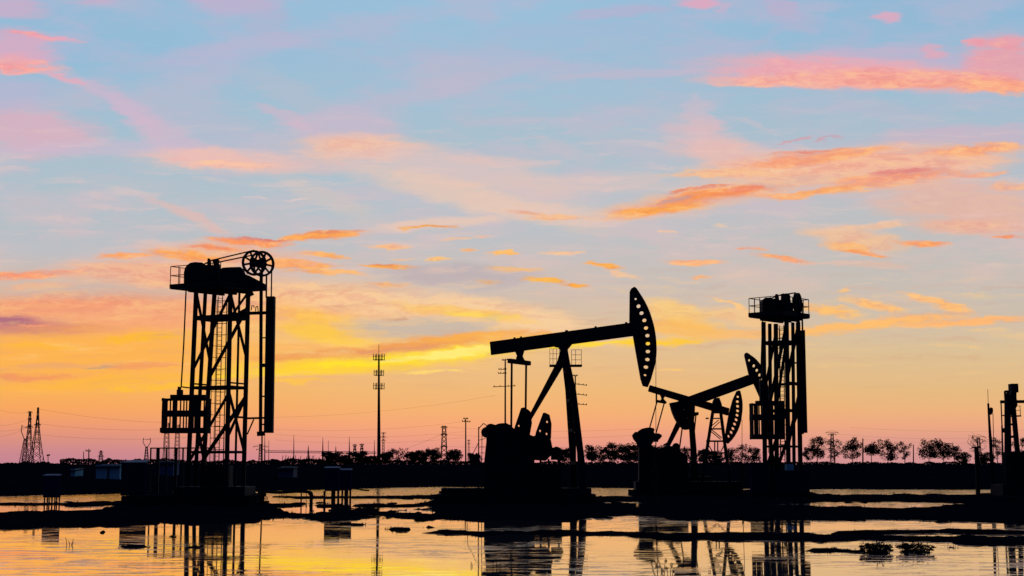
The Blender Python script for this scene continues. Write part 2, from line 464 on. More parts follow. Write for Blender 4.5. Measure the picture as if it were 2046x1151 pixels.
class MB:
    """collects shapes in world coordinates, then links them as one mesh"""

    def __init__(self):
        self.v, self.f = [], []

    def add(self, vs, fs):
        n = len(self.v)
        self.v += [tuple(p) for p in vs]
        self.f += [tuple(n + i for i in f) for f in fs]
        return self

    def bar(self, p, q, w, d=None, up=None):
        p, q = Vector(p), Vector(q)
        d = d or w
        ax = (q - p).normalized()
        ref = Vector(up) if up else (Vector((0, 1, 0)) if abs(ax.y) < 0.9 else Vector((1, 0, 0)))
        s = ax.cross(ref).normalized() * w / 2
        t = ax.cross(s).normalized() * d / 2
        vs = [b + a * s + c * t for b in (p, q) for a, c in ((-1, -1), (1, -1), (1, 1), (-1, 1))]
        return self.add(vs, [(0, 1, 2, 3), (7, 6, 5, 4), (0, 4, 5, 1), (1, 5, 6, 2), (2, 6, 7, 3), (3, 7, 4, 0)])

    def tube(self, pts, rads, n=6):
        pts = [Vector(p) for p in pts]
        if not isinstance(rads, (list, tuple)):
            rads = [rads] * len(pts)
        vs, fs = [], []
        for i, p in enumerate(pts):
            a = pts[min(i + 1, len(pts) - 1)] - pts[max(i - 1, 0)]
            a.normalize()
            ref = Vector((0, 1, 0)) if abs(a.y) < 0.9 else Vector((1, 0, 0))
            s = a.cross(ref).normalized()
            t = a.cross(s)
            for k in range(n):
                th = 2 * math.pi * k / n
                vs.append(p + (s * math.cos(th) + t * math.sin(th)) * rads[i])
        for i in range(len(pts) - 1):
            for k in range(n):
                k2 = (k + 1) % n
                fs.append((i * n + k, i * n + k2, (i + 1) * n + k2, (i + 1) * n + k))
        fs.append(tuple(reversed(range(n))))
        fs.append(tuple((len(pts) - 1) * n + k for k in range(n)))
        return self.add(vs, fs)

    def box(self, x0, x1, y0, y1, z0, z1):
        vs = [(x, y, z) for z in (z0, z1) for x, y in ((x0, y0), (x1, y0), (x1, y1), (x0, y1))]
        return self.add(vs, [(3, 2, 1, 0), (4, 5, 6, 7), (0, 1, 5, 4), (1, 2, 6, 5), (2, 3, 7, 6), (3, 0, 4, 7)])

    def pbox(self, px0, py0, px1, py1, Y, depth):
        """box whose front outline is a rectangle in the plane at Y"""
        a, b = P(px0, py0, Y), P(px1, py1, Y)
        my = (py0 + py1) / 2
        xa, xb = P(px0, my, Y).x, P(px1, my, Y).x
        return self.box(min(xa, xb), max(xa, xb), Y - depth / 2, Y + depth / 2, min(a.z, b.z), max(a.z, b.z))

    def slab(self, corners, z0, z1):
        n = len(corners)
        vs = [(x, y, z0) for x, y in corners] + [(x, y, z1) for x, y in corners]
        fs = [tuple(range(n)), tuple(reversed(range(n, 2 * n)))]
        fs += [(i, (i + 1) % n, n + (i + 1) % n, n + i) for i in range(n)]
        return self.add(vs, fs)

    def prism(self, outline, Y, depth, holes=(), dx=0.0):
        """plate with the given outline (photograph pixels measured in the plane at Y), real thickness"""
        bm = bmesh.new()
        loops = [outline] + list(holes)
        edges = []
        for lp in loops:
            vv = [bm.verts.new(P(x, y, Y) + Vector((dx, -depth / 2, 0))) for x, y in lp]
            edges += [bm.edges.new((vv[i], vv[(i + 1) % len(vv)])) for i in range(len(vv))]
        bmesh.ops.triangle_fill(bm, edges=edges, use_beauty=True)
        r = bmesh.ops.extrude_face_region(bm, geom=bm.faces[:] + bm.edges[:] + bm.verts[:])
        bmesh.ops.translate(bm, verts=[e for e in r['geom'] if isinstance(e, bmesh.types.BMVert)], vec=(0, depth, 0))
        bmesh.ops.recalc_face_normals(bm, faces=bm.faces[:])
        bm.verts.index_update()
        self.add([v.co.copy() for v in bm.verts], [tuple(v.index for v in f.verts) for f in bm.faces])
        bm.free()
        return self

    def disc(self, c, axis, r0, r1, w, n=32):
        """ring (r0>0) or disc with a rectangular section"""
        c, a = Vector(c), Vector(axis).normalized()
        s = a.cross(Vector((0, 0, 1))).normalized()
        t = a.cross(s)
        vs, fs = [], []
        for k in range(n):
            th = 2 * math.pi * k / n
            e = s * math.cos(th) + t * math.sin(th)
            for r, o in ((r0, -1), (r1, -1), (r1, 1), (r0, 1)):
                vs.append(c + e * r + a * o * w / 2)
        for k in range(n):
            k2 = (k + 1) % n
            for j in range(4):
                j2 = (j + 1) % 4
                fs.append((k * 4 + j, k * 4 + j2, k2 * 4 + j2, k2 * 4 + j))
        return self.add(vs, fs)

    def build(self, name, m, parent=None, smooth=False, bevel=0.0):
        me = bpy.data.meshes.new(name)
        off = world_loc(parent) if parent else Vector((0, 0, 0))
        me.from_pydata([(x - off.x, y - off.y, z - off.z) for x, y, z in self.v], [], self.f)
        me.materials.append(m)
        me.update()
        o = bpy.data.objects.new(name, me)
        C.objects.link(o)
        if parent:
            o.parent = parent
        if smooth:
            for p in me.polygons:
                p.use_smooth = True
        if bevel:
            bv = o.modifiers.new('bevel', 'BEVEL')
            bv.width = bevel
            bv.segments = 2
            bv.limit_method = 'ANGLE'
        return o


# ------------------------------------------------------------------ value noise for the terrain
_rs = np.random.RandomState(3)
_lat = _rs.rand(256, 256)


def vnoise(x, y):
    xi, yi = np.floor(x).astype(int), np.floor(y).astype(int)
    fx, fy = x - xi, y - yi
    fx, fy = fx * fx * (3 - 2 * fx), fy * fy * (3 - 2 * fy)
    g = lambda i, j: _lat[(xi + i) % 256, (yi + j) % 256]
    return (g(0, 0) * (1 - fx) + g(1, 0) * fx) * (1 - fy) + (g(0, 1) * (1 - fx) + g(1, 1) * fx) * fy


def fbm(x, y, o=4):
    s, a, t = 0.0, 1.0, 0.0
    for k in range(o):
        s = s + a * vnoise(x * 2 ** k + 17.3 * k, y * 2 ** k + 9.1 * k)
        t += a
        a *= 0.55
    return s / t


# ------------------------------------------------------------------ ground, mud banks and water
# each bank: (speckle, [(px, far edge, near edge), ...]) measured on the water plane
BANKS = [
    (0, [(-900, 1027, 1060), (0, 1025, 1057), (100, 1023, 1054), (200, 1020, 1051), (256, 1006, 1050), (300, 1002, 1046),
         (420, 1002, 1047), (505, 1004, 1044), (540, 1014, 1036), (575, 1024, 1033), (600, 1030, 1031)]),
    (0, [(-900, 1008.5, 1010), (0, 1007.6, 1009.2), (110, 1006, 1008), (150, 1004, 1013), (200, 1003, 1011), (262, 1001, 1012)]),
    (0, [(250, 985.0, 986), (300, 984.5, 988.5), (400, 986, 989.5), (520, 986.5, 988)]),
    (6, [(505, 1005, 1015), (560, 1006, 1014), (620, 1006, 1014), (700, 1008, 1014.5), (800, 1008, 1014), (872, 1005, 1015)]),
    (0, [(540, 993.4, 995.6), (640, 993.6, 995.4), (760, 993, 996), (875, 989.5, 997)]),
    (9, [(590, 1030, 1036), (640, 1022, 1036), (700, 1018, 1037), (760, 1018, 1037), (872, 1014, 1040)]),
    (11, [(545, 1022, 1026), (700, 1040, 1052), (760, 1044, 1060), (820, 1048, 1064)]),
    (0, [(862, 998, 1018), (876, 984, 1036), (960, 982, 1040), (1100, 982, 1040), (1185, 990, 1036), (1210, 1010, 1032),
         (1260, 1016, 1030), (1330, 1006, 1036)]),
    (0, [(1185, 993, 996), (1230, 993, 999), (1300, 991, 1003)]),
    (8, [(1180, 998, 1016), (1260, 1000, 1014), (1330, 1000, 1012)]),
    (0, [(1280, 988, 1004), (1340, 982, 1010), (1500, 980, 1010), (1618, 984.5, 1004), (1640, 989, 1003.5), (1900, 989.5, 1003.5), (1945, 989, 1010), (1975, 986, 1010), (2046, 990, 1010), (2900, 990, 1010)]),
    (0, [(1270, 1016, 1030), (1330, 1010, 1038), (1400, 1010, 1042), (1500, 1008, 1041), (1618, 1011, 1038), (1640, 1014.5, 1038), (1850, 1015, 1041), (1925, 1009, 1041), (2046, 1004, 1045), (2900, 1004, 1052)]),
    (0, [(826, 1064.5, 1065.5), (880, 1063, 1067.5), (1000, 1062.5, 1069), (1150, 1063, 1070), (1260, 1065, 1072), (1340, 1066, 1079),
         (1480, 1066, 1080), (1612, 1067, 1081), (1700, 1071, 1082), (1860, 1072, 1084), (1950, 1075, 1088), (2046, 1076, 1091), (2900, 1080, 1108)]),
    (0, [(1612, 1064, 1066), (1700, 1063, 1066), (1790, 1063, 1067), (1900, 1060, 1067), (2046, 1062, 1068), (2900, 1062, 1070)]),
    (0, [(1605, 1099.5, 1100.5), (1630, 1097.5, 1103), (1670, 1096.5, 1103.5), (1716, 1101, 1103), (1730, 1102, 1102.5)]),
    (5, [(240, 1092, 1094.5), (320, 1092, 1094.5), (420, 1092.5, 1095)]),
    (7, [(840, 1052, 1056), (880, 1050, 1057), (905, 1053, 1056)]),
    (0, [(196, 1064, 1064.5), (206, 1062, 1066.5), (216, 1064, 1064.5)]),
    (0, [(336, 1070, 1071), (348, 1068, 1074), (360, 1070, 1071)]),
    (0, [(1892, 1093.5, 1094), (1897, 1091.5, 1096.5), (1908, 1091.5, 1096.5), (1913, 1093.5, 1094)]),
    (0, [(700, 976, 977), (734, 979.5, 981.5), (742, 980, 981)]),
]
EDGE = [(-900, 994), (0, 990.5), (130, 988), (262, 984.5), (400, 981), (530, 979.5), (640, 977.5), (760, 974.5), (872, 972), (1190, 974), (1300, 975), (1620, 976.5), (2046, 978), (2900, 986)]


def ground_z(x, y):
    x = np.asarray(x, float)
    y = np.asarray(y, float)
    ys = np.maximum(y, 8.0)
    # position as bearing and depression, in photograph units
    depth = ys * CP - EYE * SP
    px = 1023 + F * x / depth
    py = 575.5 + F * (ys * SP + EYE * CP) / depth
    n = fbm(x * 0.55, y * 0.22, 5) - 0.5
    n2 = fbm(x * 1.7 + 40, y * 0.8, 3) - 0.5
    best = np.full(px.shape, -30.0)
    for spk, st in BANKS:
        xs = [s[0] for s in st]
        a = np.interp(px, xs, [s[1] for s in st], left=1e4, right=1e4)
        b = np.interp(px, xs, [s[2] for s in st], left=-1e4, right=-1e4)
        s = np.minimum(py - a, b - py)
        thick = np.clip((b - a) / 12, 0.25, 1.0)
        s = s + (n * 7.0 + n2 * 4.0) * thick * np.clip((py - 930) / 120.0, 0.25, 1.0)
        if spk:
            s = np.minimum(s, 2.5) + (fbm(x * 0.9 + 5, y * 0.28 + 3, 4) - 0.57) * spk * 3
        best = np.maximum(best, s)
    # ragged, crumbling margins with small clods and wet hollows
    frag = (fbm(x * 1.1 + 11, y * 0.8 + 7, 5) - 0.5) * 13.0 * np.clip((py - 930) / 120.0, 0.3, 1.0)
    best = np.where(best > -7, best + frag * np.exp(-(best / 4.5) ** 2), best)
    mpp = np.clip(ys * ys / 6000.0, 0.05, 2.0)
    z = np.clip(best * mpp * 0.11, -0.35, 0.055)
    z = np.where(z > 0, z + 0.05 * np.clip(n2 + 0.1, 0, 1) * np.clip(best, 0, 1), z)
    # far shore and the field that climbs to a low levee
    e = np.interp(px, [k[0] for k in EDGE], [k[1] for k in EDGE])
    s = ys - 2.0 * F / (e - 930.0) + n * 6
    z2 = np.clip(s * 0.06, -0.35, 0.45)
    t = np.clip((s - 8) / 150.0, 0, 1)
    z2 = np.where(s > 8, 0.45 + 1.75 * t * t * (3 - 2 * t) + n2 * 0.12, z2)
    return np.maximum(z, z2)


def gz(x, y):
    return float(ground_z(np.array([x]), np.array([y]))[0])


def grid_mesh(name, ys, ncol, m):
    ss = np.linspace(-1, 1, ncol)
    Yg = np.repeat(np.array(ys)[:, None], ncol, 1)
    Xg = ss[None, :] * np.maximum(62.0, Yg * 0.62)
    Zg = ground_z(Xg, Yg)
    vs = np.stack([Xg, Yg, Zg], -1).reshape(-1, 3)
    r = len(ys)
    i = np.arange(r - 1)[:, None] * ncol + np.arange(ncol - 1)[None, :]
    fs = np.stack([i, i + 1, i + ncol + 1, i + ncol], -1).reshape(-1, 4)
    me = bpy.data.meshes.new(name)
    me.from_pydata(vs.tolist(), [], fs.tolist())
    me.materials.append(m)
    me.polygons.foreach_set('use_smooth', [True] * len(me.polygons))
    o = bpy.data.objects.new(name, me)
    C.objects.link(o)
    return o


rows = list(np.arange(-30, 20, 2.5)) + list(np.arange(20, 60, 0.2)) + list(np.arange(60, 142, 0.4))
y_ = 142.0
while y_ < 9000:
    rows.append(y_)
    y_ *= 1.05
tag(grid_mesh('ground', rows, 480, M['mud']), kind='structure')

# water
wm = bpy.data.materials.new('still oily water')
wm.use_nodes = True
g = NT(wm.node_tree)
b = wm.node_tree.nodes['Principled BSDF']
b.inputs['Base Color'].default_value = (0.96, 0.82, 0.78, 1)
b.inputs['Metallic'].default_value = 0.85
b.inputs['Roughness'].default_value = 0.015
b.inputs['IOR'].default_value = 1.5
b.inputs['Specular Tint'].default_value = (1.0, 0.86, 0.62, 1)
b.inputs['Coat Weight'].default_value = 0.7
b.inputs['Coat IOR'].default_value = 1.5
b.inputs['Coat Roughness'].default_value = 0.015
tc = g.n('ShaderNodeTexCoord')
co = tc.outputs['Object']
patch = g.noise(g.vmath('MULTIPLY', co, (0.16, 0.10, 1)), 1.0, 3, 0.5)
pf = g.rng(patch, 0.42, 0.62, 0.06, 1.0)
# cat's paws: narrow ruffled streaks between calm, mirror-like water
st = g.noise(g.vmath('MULTIPLY', co, (0.75, 2.4, 1)), 1.0, 4, 0.6)
sf = g.math('MULTIPLY', g.rng(st, 0.51, 0.62), pf)
r1 = g.noise(g.vmath('MULTIPLY', co, (1.6, 3.4, 1)), 2.4, 3, 0.55)
r2 = g.noise(g.vmath('MULTIPLY', co, (0.35, 0.9, 1)), 1.0, 2, 0.5)
sx = g.n('ShaderNodeSeparateXYZ')
g.put(sx.inputs[0], co)
far = g.rng(sx.outputs[1], 62, 100)                    # the open far pools are wind-ruffled
r3 = g.noise(g.vmath('MULTIPLY', co, (0.9, 1.1, 1)), 1.0, 3, 0.55)
h = g.math('ADD', g.math('MULTIPLY', g.math('MULTIPLY', r1, sf), 0.0085), g.math('MULTIPLY', r2, 0.0015))
h = g.math('ADD', h, g.math('MULTIPLY', g.math('MULTIPLY', r3, far), 0.035))
bp = g.n('ShaderNodeBump')
bp.inputs['Strength'].default_value = 1.0
bp.inputs['Distance'].default_value = 1.0
g.put(bp.inputs['Height'], h)
g.put(b.inputs['Normal'], bp.outputs[0])
g.put(b.inputs['Coat Normal'], bp.outputs[0])
w = MB().add([(-130, -30, 0), (130, -30, 0), (130, 175, 0), (-130, 175, 0)], [(0, 1, 2, 3)]).build('water', wm)
tag(w, kind='structure')

# ------------------------------------------------------------------ belt pumping towers
def lerp(a, b, t):
    return a + (b - a) * t


def wheel(parent, c, axis, r, w):
    m = MB()
    m.disc(c, axis, r * 0.84, r, w, 40)
    o = m.build('pulley_wheel', M['steel'], parent)
    c, a = Vector(c), Vector(axis).normalized()
    s = a.cross(Vector((0, 0, 1))).normalized()
    t = a.cross(s)
    hb = MB().disc(c, a, 0.001, r * 0.34, w * 1.3, 20)
    hb.build('hub', M['steel'], o)
    sp = MB()
    for k in range(9):
        th = 2 * math.pi * (k + 0.3) / 9
        e = s * math.cos(th) + t * math.sin(th)
        sp.bar(c + e * r * 0.3, c + e * r * 0.9, r * 0.15, w * 0.5)
    sp.build('spokes', M['steel'], o)
    return o


def tower(name, Y, label, deck, deck_t, legs, base, levels, braces, cage, belt, guide, rope, motor, gear, support,
          wheels, wheel_axis, drums, ladder_px, block, rails_far, rail_h=37):
    """legs: corner -> ((px,py) top, (px,py) bottom, depth offset)"""
    cx = P(0.5 * (legs['A'][1][0] + legs['E'][1][0]), base, Y)
    root = thing(name, (cx.x, Y, 0), label, 'pumping tower', 'belt driven pumping towers')

    def leg_pt(k, f):
        (tx, ty), (bx, by), dy = legs[k]
        top, bot = P(tx, ty, Y), P(bx, by, Y)
        p = top.lerp(bot, f)
        # same bearing and the same height, further from or nearer to the viewer
        q = Vector((p.x * (Y + dy) / Y, Y + dy, p.z))
        return q

    lw = wpx(8.0, Y)
    for k in 'ACDE':
        MB().bar(leg_pt(k, -0.005), leg_pt(k, 1.0), lw, lw).build('leg', M['steel'], root, bevel=0.01)
    # guide posts half way along two faces
    for a, c_, w in (('A', 'C', 6.5), ('D', 'E', 4.0)):
        p0, p1 = (leg_pt(a, 0) + leg_pt(c_, 0)) / 2, (leg_pt(a, 1) + leg_pt(c_, 1)) / 2
        MB().bar(p0, p1, wpx(w, Y)).build('guide_post', M['steel'], root)
    for f, w, sides in levels:
        if len(sides) == 4:
            m = MB()
            for s in sides:
                m.bar(leg_pt(s[0], f), leg_pt(s[1], f), wpx(w, Y))
            m.build('horizontal_ring', M['steel'], root)
        else:
            for s in sides:
                MB().bar(leg_pt(s[0], f), leg_pt(s[1], f), wpx(w, Y)).build('horizontal_brace', M['steel'], root)
    for a, fa, c_, fc, w in braces:
        MB().bar(leg_pt(a, fa), leg_pt(c_, fc), wpx(w, Y)).build('diagonal_brace', M['steel'], root)
    # deck
    (Lx, Ly, Ld), (Fx, Fd), (Rx, Rd) = deck
    zb = P(Lx, Ly, Y + Ld).z

    def at_x(px, d):
        return Vector((P(px, 575, Y + d).x, Y + d))
    Lp, Fp, Rp = at_x(Lx, Ld), at_x(Fx, Fd), at_x(Rx, Rd)
    Np = Lp + Rp - Fp
    tk = wpx(deck_t, Y)
    cor = [tuple(Lp), tuple(Np), tuple(Rp), tuple(Fp)]
    d = MB().slab(cor, zb, zb + tk * 0.55)
    d.build('deck', M['steel'], root)
    fb = MB()
    for i in range(4):
        p, q = Vector((*cor[i], zb + tk * 0.62)), Vector((*cor[(i + 1) % 4], zb + tk * 0.62))
        fb.bar(p, q, tk * 0.9, tk * 0.5)
    fb.build('toe_board', M['steel'], root)
    ub = MB()
    for t in (0.25, 0.5, 0.75):
        p = Vector((*cor[0], 0)).lerp(Vector((*cor[1], 0)), t)
        q = Vector((*cor[3], 0)).lerp(Vector((*cor[2], 0)), t)
        a, b_ = p.lerp(q, 0.14), p.lerp(q, 0.9)
        ub.bar(a + Vector((0, 0, zb - tk * 0.3)), b_ + Vector((0, 0, zb - tk * 0.3)), tk * 0.7)
    ub.build('deck_beams', M['steel'], root)
    # railing
    rl = MB()
    rh = wpx(rail_h, Y)
    tt = wpx(1.3, Y)
    zt = zb + tk

    def rail(a, b_, n, f0=0.0, f1=1.0):
        a, b_ = Vector((*a, zt)), Vector((*b_, zt))
        p, q = a.lerp(b_, f0), a.lerp(b_, f1)
        for h_ in (rh, rh * 0.5):
            rl.bar(p + Vector((0, 0, h_)), q + Vector((0, 0, h_)), tt)
        for k in range(n + 1):
            c0 = p.lerp(q, k / n)
            rl.bar(c0, c0 + Vector((0, 0, rh)), tt)
    rail(cor[0], cor[1], 6)
    rail(cor[0], cor[3], 5)
    rail(cor[3], cor[2], 5, 0.0, rails_far)
    if rails_far >= 1:
        rail(cor[1], cor[2], 5)
    rl.build('handrail', M['steel'], root)
    # machinery on the deck
    MB().prism(motor, Y + 0.35, 1.25).build('motor_housing', M['steel'], root, bevel=0.04)
    MB().prism(gear, Y - 0.15, 0.95).build('gearbox', M['steel'], root, bevel=0.03)
    MB().prism(support, Y - 0.1, 0.6).build('wheel_bracket', M['steel'], root)
    bk = MB()
    for o_ in drums:
        bk.prism(o_, Y + 0.1, 0.35)
    bk.build('brake_assembly', M['steel'], root)
    for (wx, wy, dd, r, w) in wheels:
        wheel(root, P(wx, wy, Y + dd), wheel_axis, wpx(r, Y), wpx(w, Y))
    # ropes and belt from the drum over the wheel
    for pts in rope:
        bt = MB()
        for (p, q) in zip(pts[:-1], pts[1:]):
            bt.bar(P(p[0], p[1], Y + p[2]), P(q[0], q[1], Y + q[2]), wpx(2.4, Y))
        bt.build('hoist_rope', M['rope'], root)
    # the belt hanging to the well, its guide rail and brackets
    MB().prism(belt, Y - 0.2, 0.5).build('load_belt', M['steel'], root)
    gm = MB()
    for (p, q, w) in guide:
        gm.bar(P(p[0], p[1], Y - 0.1), P(q[0], q[1], Y - 0.1), wpx(w, Y))
    gm.build('guide_rail', M['steel'], root)
    # counterweight cage with slatted sides
    x0, x1, yt, m0, m1, yb0, yb, lid = cage
    Yc, dp = Y - 1.25, 1.15
    cg = MB()
    for Yf in (Yc - dp / 2, Yc + dp / 2):
        cg.pbox(x0, yt, x1, yt + 5, Yf, 0.05)
        cg.pbox(x0, m0, x1, m1, Yf, 0.05)
        cg.pbox(x0, yb0, x1, yb, Yf, 0.05)
        x = x0
        gaps = [5.5, 5, 3, 4.5, 5, 4, 3, 5, 3.5, 3]
        k = 0
        while x < x1:
            cg.pbox(x, yt + 1, min(x + 2.6, x1), yb - 1, Yf, 0.045)
            x += 2.6 + gaps[k % 10] * (x1 - x0) / 90
            k += 1
    for xs in (x0, x1 - 2):
        wx0, wx1 = P(xs, (yt + yb) / 2, Yc - dp / 2).x, P(xs + 2, (yt + yb) / 2, Yc - dp / 2).x
        for yy0, yy1 in ((yt, yt + 5), (m0, m1), (yb0, yb)):
            cg.box(wx0, wx1, Yc - dp / 2, Yc + dp / 2, Z_at(yy1, Yc), Z_at(yy0, Yc))
        for k in range(5):
            ys = Yc - dp / 2 + dp * (k + 0.5) / 5
            cg.box(wx0, wx1, ys - 0.04, ys + 0.04, Z_at(yb - 1, Yc), Z_at(yt + 1, Yc))
    cage_o = cg.build('counterweight_cage', M['steel'], root)
    wt_ = MB()
    for k, xx in enumerate(block):
        wt_.pbox(xx[0], yt + 4, xx[1], yb - 2, Yc + (0.12 if k % 2 else -0.1), dp * 0.6)
    wt_.pbox(x0 + 1, yb0, x1 - 1, yb - 1, Yc, dp * 0.9)
    wt_.build('ballast_blocks', M['concrete'], cage_o)
    lm = MB()
    for bx in lid:
        lm.pbox(*bx, Yc, 0.5)
    lm.build('lifting_yoke', M['steel'], cage_o)
    # caged ladder on the far face
    ld = MB()
    f0, f1 = ladder_px
    Yl = Y + 1.15
    r0a, r0b = P(f0[0], f0[1], Yl), P(f1[0], f1[1], Yl)
    gap = Vector((wpx(9, Y), 0, 0))
    for s in (0, 1):
        ld.bar(r0a + gap * s, r0b + gap * s, wpx(1.6, Y))
    n = 46
    for k in range(n):
        p = r0a.lerp(r0b, (k + 0.5) / n)
        ld.bar(p, p + gap, wpx(0.9, Y))
    ldo = ld.build('ladder', M['steel'], root)
    hc = MB()
    nh = 17
    hoops = []
    for k in range(nh):
        c0 = r0a.lerp(r0b, (k + 0.3) / nh) + gap * 0.5
        pts = []
        for j in range(9):
            th = math.pi * j / 8
            pts.append(c0 + Vector((math.cos(th) * wpx(14, Y), math.sin(th) * 0.6, 0)))
        hoops.append(pts)
        hc.tube(pts, wpx(0.75, Y), 4)
    for j in (0, 2, 4, 6, 8):
        hc.bar(hoops[0][j], hoops[-1][j], wpx(1.0, Y))
    hc.build('ladder_cage', M['steel'], ldo)
    return root


LEV = [('A', 'C'), ('C', 'E'), ('E', 'D'), ('D', 'A')]
YT = 77.0
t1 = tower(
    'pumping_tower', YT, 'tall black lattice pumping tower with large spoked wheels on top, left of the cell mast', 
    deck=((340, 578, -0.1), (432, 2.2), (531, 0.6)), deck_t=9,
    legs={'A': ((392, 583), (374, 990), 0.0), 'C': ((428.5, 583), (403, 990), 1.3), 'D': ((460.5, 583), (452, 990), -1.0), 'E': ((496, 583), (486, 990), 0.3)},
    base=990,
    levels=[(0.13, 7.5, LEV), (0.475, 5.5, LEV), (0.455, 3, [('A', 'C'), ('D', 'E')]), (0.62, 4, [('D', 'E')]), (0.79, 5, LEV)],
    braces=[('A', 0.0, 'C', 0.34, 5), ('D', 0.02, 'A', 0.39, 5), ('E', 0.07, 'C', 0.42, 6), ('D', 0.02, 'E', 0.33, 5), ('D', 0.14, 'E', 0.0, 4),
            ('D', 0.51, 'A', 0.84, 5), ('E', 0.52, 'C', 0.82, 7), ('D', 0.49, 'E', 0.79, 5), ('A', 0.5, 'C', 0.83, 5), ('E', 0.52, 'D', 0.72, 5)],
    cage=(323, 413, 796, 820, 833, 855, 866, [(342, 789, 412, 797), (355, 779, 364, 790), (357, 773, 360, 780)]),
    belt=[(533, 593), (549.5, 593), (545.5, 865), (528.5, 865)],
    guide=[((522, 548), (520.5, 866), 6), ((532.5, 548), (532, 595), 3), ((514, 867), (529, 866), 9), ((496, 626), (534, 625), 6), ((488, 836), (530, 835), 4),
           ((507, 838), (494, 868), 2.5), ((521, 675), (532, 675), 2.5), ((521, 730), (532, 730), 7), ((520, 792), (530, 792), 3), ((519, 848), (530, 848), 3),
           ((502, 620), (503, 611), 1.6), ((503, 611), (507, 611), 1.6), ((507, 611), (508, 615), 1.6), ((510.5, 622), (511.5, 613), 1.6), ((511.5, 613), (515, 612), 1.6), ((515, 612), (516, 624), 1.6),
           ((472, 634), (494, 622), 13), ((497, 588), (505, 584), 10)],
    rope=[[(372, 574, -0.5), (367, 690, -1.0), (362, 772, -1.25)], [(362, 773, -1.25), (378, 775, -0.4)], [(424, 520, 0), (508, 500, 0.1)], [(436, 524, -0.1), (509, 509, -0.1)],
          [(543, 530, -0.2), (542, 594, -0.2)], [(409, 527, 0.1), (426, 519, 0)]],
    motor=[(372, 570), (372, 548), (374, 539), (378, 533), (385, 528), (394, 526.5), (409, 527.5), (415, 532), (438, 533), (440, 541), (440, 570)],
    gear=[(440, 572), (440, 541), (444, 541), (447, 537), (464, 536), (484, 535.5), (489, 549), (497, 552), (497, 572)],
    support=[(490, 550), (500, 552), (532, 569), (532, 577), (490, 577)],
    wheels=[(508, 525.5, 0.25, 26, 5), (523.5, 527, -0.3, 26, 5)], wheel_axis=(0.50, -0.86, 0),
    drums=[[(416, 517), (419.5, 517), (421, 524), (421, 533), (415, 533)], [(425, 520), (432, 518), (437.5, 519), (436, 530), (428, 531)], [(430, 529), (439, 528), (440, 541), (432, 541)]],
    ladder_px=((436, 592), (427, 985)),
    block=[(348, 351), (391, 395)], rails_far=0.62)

YT2 = 96.0
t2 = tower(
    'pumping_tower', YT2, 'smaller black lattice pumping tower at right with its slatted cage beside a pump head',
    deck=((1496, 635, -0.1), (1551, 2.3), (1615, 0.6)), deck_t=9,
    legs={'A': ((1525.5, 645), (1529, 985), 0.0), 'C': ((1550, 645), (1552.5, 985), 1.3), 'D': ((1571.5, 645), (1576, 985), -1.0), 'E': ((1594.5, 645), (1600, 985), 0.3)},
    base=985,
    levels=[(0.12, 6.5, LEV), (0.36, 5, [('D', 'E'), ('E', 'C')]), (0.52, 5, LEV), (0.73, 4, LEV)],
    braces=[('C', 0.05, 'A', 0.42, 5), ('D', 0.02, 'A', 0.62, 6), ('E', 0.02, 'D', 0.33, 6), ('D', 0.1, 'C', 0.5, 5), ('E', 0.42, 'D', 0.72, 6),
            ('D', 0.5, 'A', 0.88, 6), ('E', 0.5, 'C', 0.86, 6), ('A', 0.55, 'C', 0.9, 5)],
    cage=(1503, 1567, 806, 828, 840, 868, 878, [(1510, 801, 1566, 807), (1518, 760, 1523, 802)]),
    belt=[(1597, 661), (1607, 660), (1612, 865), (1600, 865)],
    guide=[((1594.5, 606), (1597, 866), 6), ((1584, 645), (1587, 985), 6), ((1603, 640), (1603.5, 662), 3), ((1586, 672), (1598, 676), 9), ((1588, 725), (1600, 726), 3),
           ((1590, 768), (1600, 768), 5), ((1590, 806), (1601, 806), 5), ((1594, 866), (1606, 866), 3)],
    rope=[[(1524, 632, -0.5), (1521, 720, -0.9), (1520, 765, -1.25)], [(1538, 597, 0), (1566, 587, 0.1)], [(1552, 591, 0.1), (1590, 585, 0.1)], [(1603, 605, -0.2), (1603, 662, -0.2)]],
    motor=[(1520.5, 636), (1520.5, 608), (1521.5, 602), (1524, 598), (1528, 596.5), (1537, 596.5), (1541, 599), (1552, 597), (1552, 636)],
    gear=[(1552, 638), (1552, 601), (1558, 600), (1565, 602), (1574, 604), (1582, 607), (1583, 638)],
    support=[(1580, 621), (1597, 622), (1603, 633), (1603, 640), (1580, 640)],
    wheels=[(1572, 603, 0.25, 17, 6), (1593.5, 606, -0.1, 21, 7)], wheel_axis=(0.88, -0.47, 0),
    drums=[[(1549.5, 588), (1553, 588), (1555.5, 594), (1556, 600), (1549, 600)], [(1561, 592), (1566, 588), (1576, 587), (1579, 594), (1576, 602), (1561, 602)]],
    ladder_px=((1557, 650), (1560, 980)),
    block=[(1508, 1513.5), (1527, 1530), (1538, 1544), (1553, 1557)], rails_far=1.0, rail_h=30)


# ------------------------------------------------------------------ pump jacks
def slots_along(pts, w, h, tilt, end=0.62):
    out = []
    n = len(pts)
    for i, (x, y) in enumerate(pts):
        k = end if i in (0, n - 1) else 1.0
        th = math.radians(tilt[0] + (tilt[1] - tilt[0]) * i / max(1, n - 1))
        hole = []
        for j in range(8):
            a = 2 * math.pi * (j + 0.5) / 8
            ex, ey = math.cos(a) * w / 2 * k, math.sin(a) * h / 2 * k
            hole.append((x + ex * math.cos(th) + ey * math.sin(th), y - ex * math.sin(th) + ey * math.cos(th)))
        out.append(hole)
    return out


def jack(name, Y, label):
    return thing(name, (P(1160, 900, Y).x, Y, 0), label, 'pump jack', 'walking beam pump jacks')


